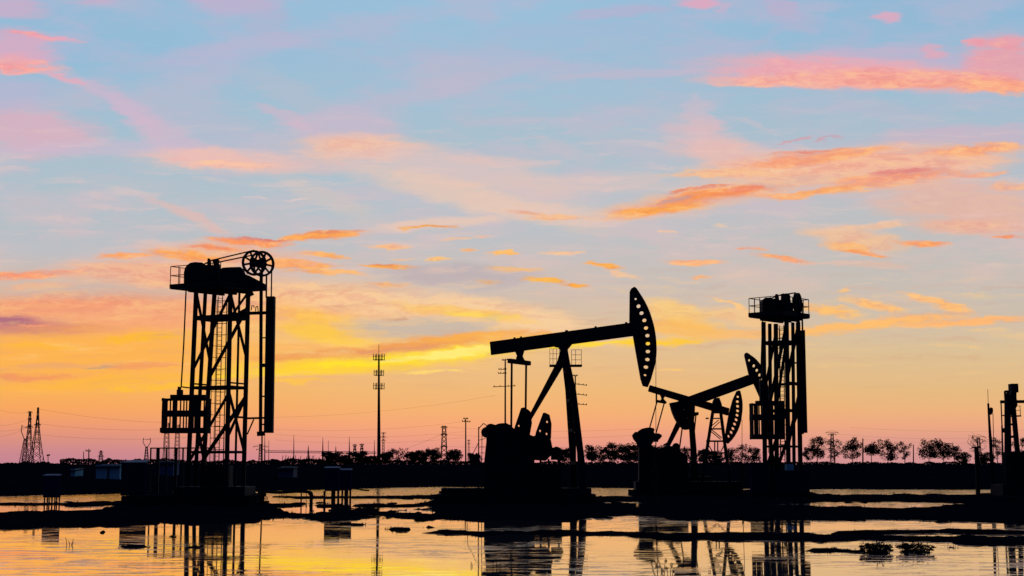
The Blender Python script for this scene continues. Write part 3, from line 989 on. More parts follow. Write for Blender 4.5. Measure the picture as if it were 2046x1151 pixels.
# --- the large one in the middle
YJ = 80.0
J = thing('pump_jack', (P(1120, 1000, YJ).x, YJ, 0), 'largest black pump jack in the middle with a tall perforated horse head', 'pump jack', 'walking beam pump jacks')
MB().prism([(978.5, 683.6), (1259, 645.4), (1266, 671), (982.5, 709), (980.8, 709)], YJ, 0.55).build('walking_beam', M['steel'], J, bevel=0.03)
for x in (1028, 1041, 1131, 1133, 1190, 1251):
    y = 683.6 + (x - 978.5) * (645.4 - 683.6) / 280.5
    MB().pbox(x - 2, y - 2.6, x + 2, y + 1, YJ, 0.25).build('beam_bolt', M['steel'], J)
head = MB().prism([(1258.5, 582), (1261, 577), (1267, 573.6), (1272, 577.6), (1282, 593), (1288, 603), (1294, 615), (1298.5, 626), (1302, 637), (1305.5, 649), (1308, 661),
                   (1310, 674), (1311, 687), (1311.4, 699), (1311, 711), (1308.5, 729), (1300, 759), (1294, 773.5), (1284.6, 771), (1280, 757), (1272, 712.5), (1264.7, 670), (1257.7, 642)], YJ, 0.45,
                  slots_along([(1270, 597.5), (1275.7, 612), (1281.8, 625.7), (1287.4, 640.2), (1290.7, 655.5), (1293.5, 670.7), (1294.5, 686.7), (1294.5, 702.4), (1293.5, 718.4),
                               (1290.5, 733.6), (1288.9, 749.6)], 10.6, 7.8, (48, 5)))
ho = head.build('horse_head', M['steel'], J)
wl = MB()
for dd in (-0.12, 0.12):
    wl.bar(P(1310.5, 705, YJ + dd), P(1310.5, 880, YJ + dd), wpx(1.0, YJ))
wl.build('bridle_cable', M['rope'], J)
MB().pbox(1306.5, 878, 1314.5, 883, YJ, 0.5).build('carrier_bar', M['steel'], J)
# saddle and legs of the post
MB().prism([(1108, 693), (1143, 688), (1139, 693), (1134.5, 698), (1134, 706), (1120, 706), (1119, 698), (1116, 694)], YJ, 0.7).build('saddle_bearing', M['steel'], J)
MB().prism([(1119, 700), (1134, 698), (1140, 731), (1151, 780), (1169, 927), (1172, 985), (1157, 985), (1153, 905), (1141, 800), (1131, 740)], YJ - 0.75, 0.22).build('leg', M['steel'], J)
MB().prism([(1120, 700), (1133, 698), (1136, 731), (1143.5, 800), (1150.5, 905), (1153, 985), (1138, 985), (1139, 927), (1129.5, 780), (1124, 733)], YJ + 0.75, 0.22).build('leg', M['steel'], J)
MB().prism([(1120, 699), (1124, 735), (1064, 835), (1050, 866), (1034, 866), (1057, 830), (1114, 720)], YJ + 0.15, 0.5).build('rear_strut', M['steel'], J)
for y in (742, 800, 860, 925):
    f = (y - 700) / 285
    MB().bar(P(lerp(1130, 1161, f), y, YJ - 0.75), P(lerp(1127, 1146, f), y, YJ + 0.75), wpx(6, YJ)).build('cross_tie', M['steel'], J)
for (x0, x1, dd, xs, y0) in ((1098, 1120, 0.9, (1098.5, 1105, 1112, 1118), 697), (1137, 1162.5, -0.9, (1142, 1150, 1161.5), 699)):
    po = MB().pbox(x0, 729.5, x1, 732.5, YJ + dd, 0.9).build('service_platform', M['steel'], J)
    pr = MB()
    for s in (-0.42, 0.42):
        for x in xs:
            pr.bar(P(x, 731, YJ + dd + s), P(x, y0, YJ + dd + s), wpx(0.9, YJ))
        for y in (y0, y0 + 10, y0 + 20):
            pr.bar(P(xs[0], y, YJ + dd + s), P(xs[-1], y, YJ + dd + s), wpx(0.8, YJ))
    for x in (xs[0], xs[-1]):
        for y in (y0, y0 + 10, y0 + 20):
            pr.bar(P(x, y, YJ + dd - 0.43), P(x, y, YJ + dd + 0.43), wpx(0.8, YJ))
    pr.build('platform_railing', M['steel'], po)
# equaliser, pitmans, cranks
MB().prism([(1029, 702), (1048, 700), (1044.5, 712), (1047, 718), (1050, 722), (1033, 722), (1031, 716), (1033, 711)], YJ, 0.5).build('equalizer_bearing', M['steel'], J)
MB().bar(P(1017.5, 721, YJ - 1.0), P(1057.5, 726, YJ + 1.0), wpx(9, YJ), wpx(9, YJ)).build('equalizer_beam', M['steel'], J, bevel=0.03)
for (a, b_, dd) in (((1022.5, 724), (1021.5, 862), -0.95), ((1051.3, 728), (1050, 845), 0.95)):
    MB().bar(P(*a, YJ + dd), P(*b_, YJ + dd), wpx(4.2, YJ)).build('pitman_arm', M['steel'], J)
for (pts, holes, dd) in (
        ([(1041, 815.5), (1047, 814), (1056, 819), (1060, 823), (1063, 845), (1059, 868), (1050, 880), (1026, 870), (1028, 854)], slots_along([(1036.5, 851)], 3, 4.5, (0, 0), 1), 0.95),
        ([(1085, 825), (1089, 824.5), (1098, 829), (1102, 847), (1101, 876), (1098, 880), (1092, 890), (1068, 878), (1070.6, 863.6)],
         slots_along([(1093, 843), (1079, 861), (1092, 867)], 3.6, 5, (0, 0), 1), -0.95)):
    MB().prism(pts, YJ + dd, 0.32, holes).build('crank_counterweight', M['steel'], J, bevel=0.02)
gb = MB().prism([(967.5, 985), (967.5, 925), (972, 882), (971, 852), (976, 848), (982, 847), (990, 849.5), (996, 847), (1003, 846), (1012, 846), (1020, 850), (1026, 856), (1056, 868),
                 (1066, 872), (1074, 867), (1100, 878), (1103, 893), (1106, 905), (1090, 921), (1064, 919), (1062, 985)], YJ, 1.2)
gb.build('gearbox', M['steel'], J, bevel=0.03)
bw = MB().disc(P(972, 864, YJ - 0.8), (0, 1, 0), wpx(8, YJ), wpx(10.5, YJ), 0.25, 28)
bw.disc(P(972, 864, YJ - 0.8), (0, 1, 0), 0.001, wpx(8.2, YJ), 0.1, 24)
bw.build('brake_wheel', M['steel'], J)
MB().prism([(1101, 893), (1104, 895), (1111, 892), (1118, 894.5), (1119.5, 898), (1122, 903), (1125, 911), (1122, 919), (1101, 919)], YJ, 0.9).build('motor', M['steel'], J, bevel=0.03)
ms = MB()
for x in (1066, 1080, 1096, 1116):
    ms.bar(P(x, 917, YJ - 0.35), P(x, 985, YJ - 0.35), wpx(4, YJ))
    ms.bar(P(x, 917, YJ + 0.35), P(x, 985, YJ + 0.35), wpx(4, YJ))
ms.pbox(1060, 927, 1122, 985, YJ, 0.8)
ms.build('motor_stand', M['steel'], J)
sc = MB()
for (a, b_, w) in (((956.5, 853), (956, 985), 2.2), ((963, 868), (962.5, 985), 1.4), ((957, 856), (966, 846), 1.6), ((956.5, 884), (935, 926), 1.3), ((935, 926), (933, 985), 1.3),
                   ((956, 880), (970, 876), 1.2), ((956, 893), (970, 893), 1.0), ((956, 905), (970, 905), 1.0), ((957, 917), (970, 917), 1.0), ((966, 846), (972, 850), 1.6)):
    sc.bar(P(*a, YJ - 0.3), P(*b_, YJ - 0.3), wpx(w, YJ))
sc.build('brake_scaffold', M['steel'], J)
bs = MB()
bs.pbox(873, 987, 1188, 1000, YJ, 2.6)
bs.pbox(883, 975, 1180, 987, YJ, 1.8)
bs.build('base_frame', M['steel'], J)
fd = MB()
a, b_ = P(870, 1000, YJ), P(1193, 1000, YJ)
fd.box(a.x, b_.x, YJ - 1.7, YJ + 1.7, -0.3, a.z - 0.003)
fd.build('foundation', M['concrete'], J, bevel=0.03)

# --- the one with the head dipping low in front of the right tower
YK = 104.0
K = thing('pump_jack', (P(1400, 980, YK).x, YK, 0), 'black pump jack with its head dipped low on a lattice post', 'pump jack', 'walking beam pump jacks')
MB().prism([(1298, 769.6), (1457, 816), (1454, 830.5), (1295, 782)], YK, 0.5).build('walking_beam', M['steel'], K, bevel=0.03)
MB().prism([(1472, 781.5), (1475, 780.3), (1478.5, 781), (1480.8, 790.5), (1482.5, 800), (1483.2, 809), (1483, 819), (1482, 828), (1480.5, 840), (1477.5, 851), (1473.5, 861), (1468, 871),
            (1462, 879), (1454.5, 886.8), (1451, 884), (1448.8, 876), (1451, 857), (1456, 828), (1464, 799)], YK, 0.4,
           slots_along([(1474, 793), (1473.3, 802.5), (1473.7, 811.8), (1473.7, 821), (1472.6, 829.7), (1470.8, 838.8), (1467.6, 847.4), (1464.3, 856.3), (1460.8, 864), (1455.6, 871.8)],
                       7.4, 5.8, (10, -55), 0.85)).build('horse_head', M['steel'], K)
MB().bar(P(1482.6, 838, YK), P(1482.6, 905, YK), wpx(0.9, YK)).build('bridle_cable', M['rope'], K)
MB().prism([(1425, 801), (1428, 796), (1436, 795), (1438, 800), (1441, 808), (1442, 826), (1422, 826), (1423, 812)], YK, 0.7).build('saddle_bearing', M['steel'], K)
for dd in (-0.55, 0.55):
    for (t, b_) in (((1424, 824), (1399, 985)), ((1440, 824), (1461, 985))):
        MB().bar(P(*t, YK + dd * 0.4), P(*b_, YK + dd * 1.6), wpx(6.2, YK), wpx(3, YK)).build('leg', M['steel'], K)
LAT = (((1420.5, 836), (1443, 836), 2.4), ((1416, 857), (1446, 857), 3.0), ((1411, 881.5), (1450, 881.5), 3.4), ((1405, 905), (1453, 905), 3),
                   ((1422, 851), (1436, 839), 1.6), ((1420, 857), (1442, 875), 1.8), ((1418, 860), (1440, 878), 1.8), ((1425, 855), (1438, 843), 1.6),
                   ((1428, 882), (1428, 905), 2.2), ((1434, 882), (1434, 905), 2.2), ((1413, 885), (1424, 903), 1.8), ((1440, 903), (1449, 885), 1.8),
                   ((1405, 907), (1430, 930), 2), ((1456, 907), (1432, 930), 2), ((1416, 836), (1410, 836), 3))
for dd in (-0.5, 0.5):
    lt = MB()
    for (a, b_, w) in LAT:
        lt.bar(P(*a, YK + dd), P(*b_, YK + dd), wpx(w, YK))
    lt.build('lattice_bracing', M['steel'], K)
MB().prism([(1319, 789), (1329, 791), (1325.5, 797), (1329, 801), (1332, 804), (1330, 807), (1312, 804), (1311, 799), (1320, 800), (1322, 796)], YK, 0.4).build('equalizer', M['steel'], K)
for (a, b_, dd) in (((1312.3, 804), (1296, 862), -0.7), ((1327, 806), (1309, 872), 0.7)):
    MB().bar(P(*a, YK + dd), P(*b_, YK + dd), wpx(2.4, YK)).build('pitman_arm', M['steel'], K)
MB().bar(P(1311.5, 786, YK - 0.3), P(1311.5, 803, YK - 0.3), wpx(3, YK)).build('hanger_rod', M['steel'], K)
MB().prism([(1263, 870.5), (1266, 866), (1270.5, 862.5), (1273, 864), (1277, 860), (1283, 856.5), (1290, 854.8), (1298, 854), (1306, 856), (1307.5, 859), (1305.5, 863.5), (1309, 867), (1314, 865.5), (1320, 868),
            (1322.5, 871), (1319, 876), (1313, 881.5), (1307, 880), (1303, 886), (1296, 896), (1276, 896), (1271, 884), (1266, 878)], YK - 0.5, 0.6).build('crank_counterweight', M['steel'], K, bevel=0.02)
gm = MB()
gm.prism([(1276, 985), (1276, 893), (1281, 886), (1296, 884), (1305, 893), (1318, 897), (1334, 890), (1346, 893), (1352, 899), (1360, 903), (1372, 911), (1374, 985)], YK + 0.3, 1.0)
gm.build('gearbox', M['steel'], K, bevel=0.03)
bk = MB()
bk.pbox(1268, 962, 1478, 979, YK, 2.0)
bk.build('base_frame', M['steel'], K)
fk = MB()
a, b_ = P(1258, 979, YK), P(1486, 979, YK)
fk.box(a.x, b_.x, YK - 1.4, YK + 1.4, -0.3, a.z - 0.003)
fk.build('foundation', M['concrete'], K)

# --- the one with the raised head and a curved tail weight
YL = 108.0
L = thing('pump_jack', (P(1385, 980, YL).x, YL, 0), 'black pump jack with raised head and a heavy curved tail weight', 'pump jack', 'walking beam pump jacks')
MB().prism([(1370, 794), (1378, 791.3), (1494, 749), (1507, 767), (1414, 801.5), (1372, 808)], YL, 0.5).build('walking_beam', M['steel'], L, bevel=0.03)
MB().prism([(1487.5, 711), (1488, 706.5), (1491, 704.6), (1495, 706.5), (1499.5, 710), (1506, 714.5), (1511.5, 719.6), (1516.5, 725.5), (1521, 732), (1526, 742), (1530, 753), (1533, 765), (1535.3, 780),
            (1536, 795), (1533.5, 806), (1527, 806), (1518, 794), (1506, 767), (1496, 748)], YL, 0.4,
           slots_along([(1496.7, 720), (1506, 731), (1512, 740), (1517.6, 749.3), (1520.5, 759), (1524, 769), (1526.5, 779), (1528, 789)], 7.6, 5.8, (58, 20), 0.8)).build('horse_head', M['steel'], L)
MB().bar(P(1535.5, 785, YL), P(1535.5, 905, YL), wpx(0.9, YL)).build('bridle_cable', M['rope'], L)
MB().prism([(1337.8, 805.5), (1352, 803), (1372, 793), (1388, 800), (1387, 824), (1385, 847), (1380, 855), (1375, 858.5), (1369, 859), (1364, 857), (1359, 852), (1353.4, 845), (1348, 836), (1343, 824)], YL - 0.15, 0.9,
           slots_along([(1367.5, 818), (1373, 834.5)], 3.2, 5.5, (20, 20), 1)).build('tail_weight', M['steel'], L, bevel=0.02)
MB().prism([(1384, 824), (1395, 823.5), (1395.3, 829.5), (1384, 833)], YL - 0.6, 0.5).build('saddle_bearing', M['steel'], L)
MB().prism([(1352, 842), (1359, 852), (1338, 892), (1324, 889), (1333, 884)], YL + 0.5, 0.3).build('rear_strut', M['steel'], L)
for dd in (-0.55, 0.55):
    MB().prism([(1378, 828), (1385, 826), (1387, 845), (1391.5, 897), (1394, 985), (1379, 985), (1379.5, 897), (1377, 858)], YL + dd, 0.2).build('leg', M['steel'], L)
for (a, b_, dd) in (((1363, 856), (1357, 900), -0.6), ((1390.5, 829), (1386.5, 870), 0.6)):
    MB().bar(P(*a, YL + dd), P(*b_, YL + dd), wpx(2.6, YL)).build('pitman_arm', M['steel'], L)
MB().prism([(1341, 900), (1343, 892), (1346, 887), (1350, 885), (1355, 886.5), (1357.5, 893), (1359, 900), (1359, 960), (1341, 960)], YL + 0.5, 0.6).build('motor', M['steel'], L, bevel=0.02)
MB().pbox(1322, 952, 1420, 977, YL, 1.8).build('base_frame', M['steel'], L)
fl = MB()
a, b_ = P(1316, 977, YL), P(1428, 977, YL)
fl.box(a.x, b_.x, YL - 1.3, YL + 1.3, -0.3, a.z - 0.003)
fl.build('foundation', M['concrete'], L)

# --- the one cut by the right edge of the picture
YR = 88.0
R = thing('pump_jack', (P(2030, 980, YR).x, YR, 0), 'pump jack frame cut off by the right edge, with a square box on its top', 'pump jack', 'walking beam pump jacks')
MB().pbox(2017.6, 767, 2031.7, 784.6, YR, 0.6).build('head_box', M['steel'], R, bevel=0.02)
MB().prism([(2018, 784), (2029, 784), (2029, 795), (2031, 810), (2020, 830), (2012, 830), (2014, 800)], YR, 0.4).build('bracket', M['steel'], R)
MB().prism([(2006.8, 782), (2009, 780), (2013, 780), (2015, 783), (2018, 800), (2021, 985), (2008, 985), (2008, 800)], YR - 0.5, 0.25,
           slots_along([(2010.6, 785)], 3.4, 3.8, (0, 0), 1)).build('leg', M['steel'], R)
MB().prism([(2020, 798), (2027, 798), (2037, 905), (2043, 985), (2034, 985), (2029, 905), (2022, 830)], YR + 0.5, 0.25).build('leg', M['steel'], R)
for (a, b_, w) in (((1999, 803), (2090, 802), 6), ((2015, 832), (2040, 831), 3), ((2019, 848), (2029, 848), 4), ((2018, 873), (2033, 872), 5), ((2018, 904), (2038, 903), 4)):
    MB().bar(P(*a, YR), P(*b_, YR), wpx(w, YR)).build('cross_tie', M['steel'], R)
rp = MB()
for (a, b_, w) in (((2000, 802), (2002, 850), 2), ((2002, 850), (2005, 985), 2.6), ((2003, 830), (2012, 831), 2.4), ((2003, 860), (2008, 860), 9)):
    rp.bar(P(*a, YR - 0.3), P(*b_, YR - 0.3), wpx(w, YR))
rp.build('drive_rod', M['steel'], R)
rq = MB()
for x, y in ((2028, 820), (2039, 820), (2028, 812), (2038.5, 811)):
    rq.bar(P(x, y, YR - 0.31), P(x, y, YR + 0.31), wpx(0.9, YR))
for s in (-0.3, 0.3):
    for (a, b_, w) in (((2028, 831), (2028, 812), 1), ((2039, 831), (2038, 811), 1), ((2028, 820), (2039, 820), 0.9), ((2028, 812), (2038, 811), 0.9)):
        rq.bar(P(*a, YR + s), P(*b_, YR + s), wpx(w, YR))
rq.build('platform_railing', M['steel'], R)
rb = MB()
rb.pbox(2008, 903, 2090, 985, YR + 0.8, 1.0)
rb.pbox(1992, 968, 2100, 990, YR, 2.2)
rb.build('base_frame', M['steel'], R)

# ------------------------------------------------------------------ equipment round the wells
def cabinet(x0, x1, yt, yb, foot, Y, label, legs_px, m, lid=True, group='metal cabinets on legs over the water'):
    a = P((x0 + x1) / 2, yb, Y)
    o = thing('control_cabinet', (a.x, Y, 0), label, 'cabinet', group)
    d = wpx((x1 - x0) * 0.8, Y)
    MB().pbox(x0, yt + 1.5, x1, yb, Y, d).build('cabinet_body', m, o, bevel=0.02)
    if lid:
        p, q = P(x0 - 0.8, yt, Y), P(x1 + 0.8, yt + 2.2, Y)
        zt, zl = p.z, q.z
        MB().add([(p.x, Y - d / 2 - 0.04, zl - 0.01), (q.x, Y - d / 2 - 0.04, zl - 0.01), (q.x, Y + d / 2 + 0.03, zl), (p.x, Y + d / 2 + 0.03, zl),
                  (p.x, Y - d / 2 - 0.04, zl + 0.02), (q.x, Y - d / 2 - 0.04, zl + 0.02), (q.x, Y + d / 2 + 0.03, zt + 0.02), (p.x, Y + d / 2 + 0.03, zt + 0.02)],
                 [(3, 2, 1, 0), (4, 5, 6, 7), (0, 1, 5, 4), (1, 2, 6, 5), (2, 3, 7, 6), (3, 0, 4, 7)]).build('lid', M['pale'], o)
    dr = MB().pbox(x0 + 1.5, yt + 5, x1 - 1.5, yb - 3, Y - d / 2 - 0.012, 0.02)
    dr.build('door', m, o)
    for lx in legs_px:
        for s in (-0.4, 0.4):
            t = P(lx, yb, Y)
            MB().bar((t.x, Y + s * d, t.z), (t.x, Y + s * d, -0.3), wpx(2.2, Y)).build('leg', M['steel'], o)
    return o


cabinet(90, 118.5, 948, 994, 1020, 70.5, 'narrow dark cabinet with a pale lid standing alone on thin legs at far left', (92, 101, 107, 116), M['blue'])
cabinet(650, 678, 933, 981, 1007, 77.5, 'taller of the two cabinets on legs between the left tower and the cell mast', (648.5, 664, 668, 676), M['blue'])
cabinet(680, 702, 937, 980, 1007, 79.5, 'shorter cabinet with a bright lid, close beside a taller one on legs', (684, 690, 694, 700), M['blue'])
cabinet(246, 290, 922, 990, 1000, 78.5, 'wide dark control cabinet beside the foot of the left tower', (250, 286), M['blue'], group=None)
# concrete platform of the left tower
o = thing('platform', (P(385, 1000, 77).x, 77, 0), 'low concrete platform under the left pumping tower', 'platform')
a, b_ = P(260, 990, 77), P(509, 990, 77)
MB().box(a.x, b_.x, 75.2, 79.6, -0.3, a.z).build('slab', M['concrete'], o, bevel=0.04)
sm = MB()
sm.pbox(366, 972, 500, 990, 77, 3.2)
sm.pbox(404, 930, 462, 972, 77.6, 1.0)
sm.build('skid', M['steel'], o)
o = thing('platform', (P(1555, 990, 96).x, 96, 0), 'dark steel enclosure and platform under the right pumping tower', 'platform')
a, b_ = P(1494, 984, 96), P(1617, 984, 96)
MB().box(a.x, b_.x, 94, 98.4, -0.3, a.z).build('slab', M['concrete'], o, bevel=0.04)
MB().pbox(1500, 924, 1535, 984, 94.6, 0.8).build('switch_box', M['blue'], o, bevel=0.02)
MB().pbox(1545, 940, 1615, 984, 94.7, 0.9).build('enclosure', M['blue'], o, bevel=0.02)
MB().pbox(1570, 928, 1584, 940, 94.8, 0.7).build('meter_box', M['teal'], o, bevel=0.02)
# well heads
def wellhead(px, Y, parts, label):
    o = thing('wellhead', (P(px, 1000, Y).x, Y, 0), label, 'wellhead', 'wellheads in the flooded field')
    m = MB()
    for (x0, y0, x1, y1) in parts:
        c0, c1 = P((x0 + x1) / 2, y1, Y), P((x0 + x1) / 2, y0, Y)
        m.tube([c0, c1], wpx((x1 - x0) / 2, Y), 12)
    m.build('valve_body', M['rust'], o)
    return o


w1 = wellhead(523.5, 75.5, [(520, 985, 527, 1040), (515, 983, 532, 992), (511, 1001, 538, 1005), (514, 1005, 535, 1013), (519, 990, 528, 1002), (522, 870, 525, 985)], 'squat wellhead with stacked flanges beneath the belt of the left tower')
wh = MB().disc(P(531, 996, 75.2), (0, 1, 0), wpx(3, 75), wpx(4, 75), 0.06, 16)
wh.bar(P(524, 996, 75.2), P(533, 996, 75.2), wpx(1.5, 75))
wh.build('hand_wheel', M['rust'], w1)
w2 = wellhead(1310.5, YJ, [(1308, 925, 1313, 1003), (1305, 940, 1316, 946), (1306, 960, 1315, 972), (1309.5, 882, 1311.5, 930)], 'slim wellhead under the cable of the largest pump jack')
MB().bar(P(1303, 951, YJ), P(1319, 951, YJ), wpx(3, YJ)).build('side_outlet', M['rust'], w2)
w3 = wellhead(1482.6, YK, [(1480.5, 930, 1485, 988), (1478, 946, 1487, 951), (1482, 903, 1483.4, 932)], 'slim wellhead under the dipped pump head')
# pipe on posts
o = thing('pipe', (P(590, 1000, 79).x, 79, 0), 'sagging horizontal pipe on posts over the water right of the left tower', 'pipe')
pm = MB()
pts = [P(x, y, 79) for x, y in ((500, 979), (515, 980), (530, 982), (545, 983.5), (560, 984), (575, 983), (590, 982), (605, 982), (616, 983), (621, 986))]
pm.tube(pts, wpx(3.0, 79), 8)
pm.build('pipe_run', M['rust'], o)
MB().tube([P(616, 983, 79), P(620, 985, 79), P(622.5, 990, 79), P(622, 996, 79)], [wpx(3, 79), wpx(4.5, 79), wpx(4, 79), wpx(3.4, 79)], 8).build('elbow', M['rust'], o)
for x, w in ((602, 2.4), (612, 1.0), (622, 6)):
    t = P(x, 984, 79)
    MB().bar(t, (t.x, 79, -0.3), wpx(w, 79)).build('post', M['rust'], o)
MB().tube([P(623, 992, 79), P(628, 993, 79)], wpx(2, 79), 8).build('valve', M['rust'], o)
# thin pole and antenna pole at the right
o = thing('antenna_pole', (P(1980, 930, 92).x, 92, gz(P(1980, 930, 92).x, 92)), 'slender leaning pole with a thin whip antenna beside the cut off pump jack', 'pole')
MB().tube([P(1974.5, 806, 92), P(1977, 850, 92), P(1982, 928, 92), P(1983.5, 992, 92)], [wpx(2.1, 92), wpx(2.6, 92), wpx(4, 92), wpx(4.5, 92)], 10).build('pole', M['steel'], o)
MB().bar(P(1973.6, 778, 92), P(1974.5, 808, 92), wpx(0.8, 92)).build('whip_antenna', M['steel'], o)
MB().prism([(1977, 816), (1980, 814), (1983, 816), (1983.5, 822), (1980, 829), (1977, 828)], 92, 0.2).build('lamp_box', M['steel'], o)
MB().tube([P(1982.5, 821, 92), P(1984, 828, 92), P(1985, 870, 92), P(1985.5, 915, 92), P(1984, 940, 92)], wpx(0.7, 92), 5).build('cable', M['steel'], o)
o = thing('gate_post', (P(1951, 930, 100).x, 100, 0), 'stout short dark post left of the slender antenna pole', 'post')
t = P(1951, 894, 100)
MB().bar(t, (t.x, 100, -0.2), wpx(7, 100)).build('post', M['wood'], o)
MB().pbox(1944, 892.5, 1958, 895.5, 100, 0.5).build('cap', M['wood'], o)
# railing frame beside the left tower
o = thing('fence', (P(335, 918, 84).x, 84, gz(P(335, 918, 84).x, 84)), 'tall open steel fence frame behind the cage of the left tower', 'fence')
for x, w in ((301.5, 2.6), (316, 6), (333, 2.6), (352, 5), (366, 3), (392, 3), (412, 3), (430, 2)):
    t, b_ = P(x, 895, 84), P(x, 1000, 84)
    MB().bar(t, (t.x, 84, -0.2), wpx(w, 84)).build('post', M['steel'], o)
MB().bar(P(300, 895.5, 84), P(431, 895, 84), wpx(2.4, 84)).build('top_rail', M['steel'], o)
fm = MB()
for k in range(60):
    x = 302 + k * 2.15
    fm.bar(P(x, 896, 84), P(x, 935, 84), wpx(0.28, 84))
fm.build('wire_mesh', M['steel'], o)

# ------------------------------------------------------------------ sheds at the far shore
def shed(px0, px1, yt, yb, Y, label, m, roof, door=None):
    o = thing('shed', (P((px0 + px1) / 2, yb, Y).x, Y, P(px0, yb, Y).z), label, 'shed', 'small buildings on the far shore')
    MB().pbox(px0, yt + 2, px1, yb + 12, Y, 3.0).build('wall', m, o)
    p, q = P(px0 - 2, yt, Y), P(px1 + 2, yt + 2, Y)
    z0, z1 = q.z - 0.02, p.z
    MB().add([(p.x, Y - 1.8, z0 - 0.25), (q.x, Y - 1.8, z0 - 0.25), (q.x, Y + 1.8, z0), (p.x, Y + 1.8, z0), (p.x, Y - 1.8, z0 - 0.13), (q.x, Y - 1.8, z0 - 0.13), (q.x, Y + 1.8, z1), (p.x, Y + 1.8, z1)],
             [(3, 2, 1, 0), (4, 5, 6, 7), (0, 1, 5, 4), (1, 2, 6, 5), (2, 3, 7, 6), (3, 0, 4, 7)]).build('roof', roof, o)
    if door:
        MB().pbox(door[0], yt + 8, door[1], yb + 12, Y - 1.51, 0.06).build('door', M['blue'], o)
    return o


shed(200, 247, 927, 947, 150, 'pale teal walled shed on the far shore left of the left tower', M['teal'], M['steel'], (215, 218))
shed(250, 288, 919, 946, 162, 'dark shed with a pale roof edge beside the teal shed', M['blue'], M['pale'])
shed(316, 352, 921, 943, 172, 'dull blue shed behind the fence of the left tower', mat('dull blue wall', (0.05, 0.12, 0.22), 0.8, 0.1), M['steel'])
shed(150, 158, 935, 944, 160, 'tiny bluish hut left of the teal shed', M['teal'], M['steel'])
shed(560, 590, 932, 942, 165, 'low bluish shed right of the left tower on the far shore', mat('grey blue wall', (0.05, 0.09, 0.14), 0.8, 0.1), M['steel'])

# ------------------------------------------------------------------ masts, poles and pylons
def on_ground(px, Y):
    x = P(px, 930, Y).x
    return Vector((x, Y, gz(x, Y)))


YM = 450.0
gp = on_ground(757, YM)
o = thing('cell_tower', gp, 'tall tapered cell mast with three rings of antennas between the towers', 'cell tower')
tp = P(757, 708, YM)
MB().tube([Vector((gp.x, YM, gp.z - 0.5)), P(757, 850, YM), tp], [wpx(4.0, YM), wpx(3.0, YM), wpx(1.6, YM)], 12).build('mast', M['steel'], o)
MB().bar(tp, P(757, 688, YM), wpx(1.0, YM)).build('lightning_rod', M['steel'], o)
for y, r, h_ in ((716, 11, 12), (747, 9.5, 11), (774, 10.5, 12)):
    c0 = P(757, y + 3, YM)
    rg = MB()
    for dz in (0, wpx(7, YM)):
        rg.disc(c0 + Vector((0, 0, dz)), (0, 0.001, 1), wpx(r * 0.95, YM), wpx(r, YM), wpx(0.5, YM), 20)
    for k in range(6):
        th = k * math.pi / 3 + 0.2
        rg.bar(c0, c0 + Vector((math.cos(th), math.sin(th), 0)) * wpx(r, YM), wpx(0.6, YM))
    ro = rg.build('antenna_platform', M['steel'], o)
    for k in range(6):
        th = k * math.pi / 3 + 0.2
        e = c0 + Vector((math.cos(th), math.sin(th), 0)) * wpx(r, YM)
        MB().bar(e + Vector((0, 0, -wpx(1, YM))), e + Vector((0, 0, wpx(h_, YM))), wpx(1.3, YM)).build('panel_antenna', M['steel'], ro)


def pole(px, top, Y, w, label, arms=(), name='utility_pole', group='wooden utility poles', m='wood'):
    gp = on_ground(px, Y)
    o = thing(name, gp, label, 'utility pole', group)
    t = P(px, top, Y)
    MB().tube([Vector((gp.x, Y, gp.z - 0.4)), Vector((t.x, Y, t.z))], [wpx(w / 2, Y), wpx(w / 2 * 0.7, Y)], 8).build('pole', M[m], o)
    for (x0, x1, y0, y1) in arms:
        a_ = MB().bar(P(x0, y0, Y), P(x1, y1, Y), wpx(1.3, Y), wpx(1.3, Y))
        ao = a_.build('crossarm', M['steel'], o)
        im = MB()
        for f in (0.06, 0.32, 0.68, 0.94):
            c0 = P(lerp(x0, x1, f), lerp(y0, y1, f), Y)
            im.tube([c0, c0 + Vector((0, 0, wpx(2.6, Y)))], wpx(0.8, Y), 6)
        im.build('insulators', M['steel'], ao)
    return o


pole(1009.5, 718, 190, 4, 'tall utility pole with long crossarm, behind the rear end of the largest beam', [(1003, 1014, 720, 719), (995, 1012, 746, 746), (996, 1012, 738, 738), (985, 1030, 773, 771)])
pole(1149.5, 750, 200, 3.4, 'utility pole with three arms to one side, behind the largest pump jack leg', [(1149, 1173, 767, 770), (1149, 1173, 787, 790), (1149, 1173, 807, 809), (1145, 1154, 751, 751)])
pole(930.5, 838, 330, 3.2, 'plain utility pole with one short crossarm standing left of the largest gearbox', [(923, 940, 842, 843), (926, 935, 837, 837)])
pole(1724, 876, 300, 3.2, 'short bare pole among the row of young trees at right', name='utility_pole')
pole(1825, 889, 300, 2.6, 'thin bare pole standing between a bushy tree and a pair of merged crowns at right')
pole(96, 908, 420, 1.8, 'tiny bare pole right of the lattice pylons at the far left', [(93.5, 99.5, 911, 910)])
pole(167, 902, 420, 2.0, 'small pole, left one of the pair on the far left skyline')
pole(177.5, 897, 420, 3.0, 'small pole with a transformer, right one of the pair on the far left skyline', [(171, 181, 901, 902)])


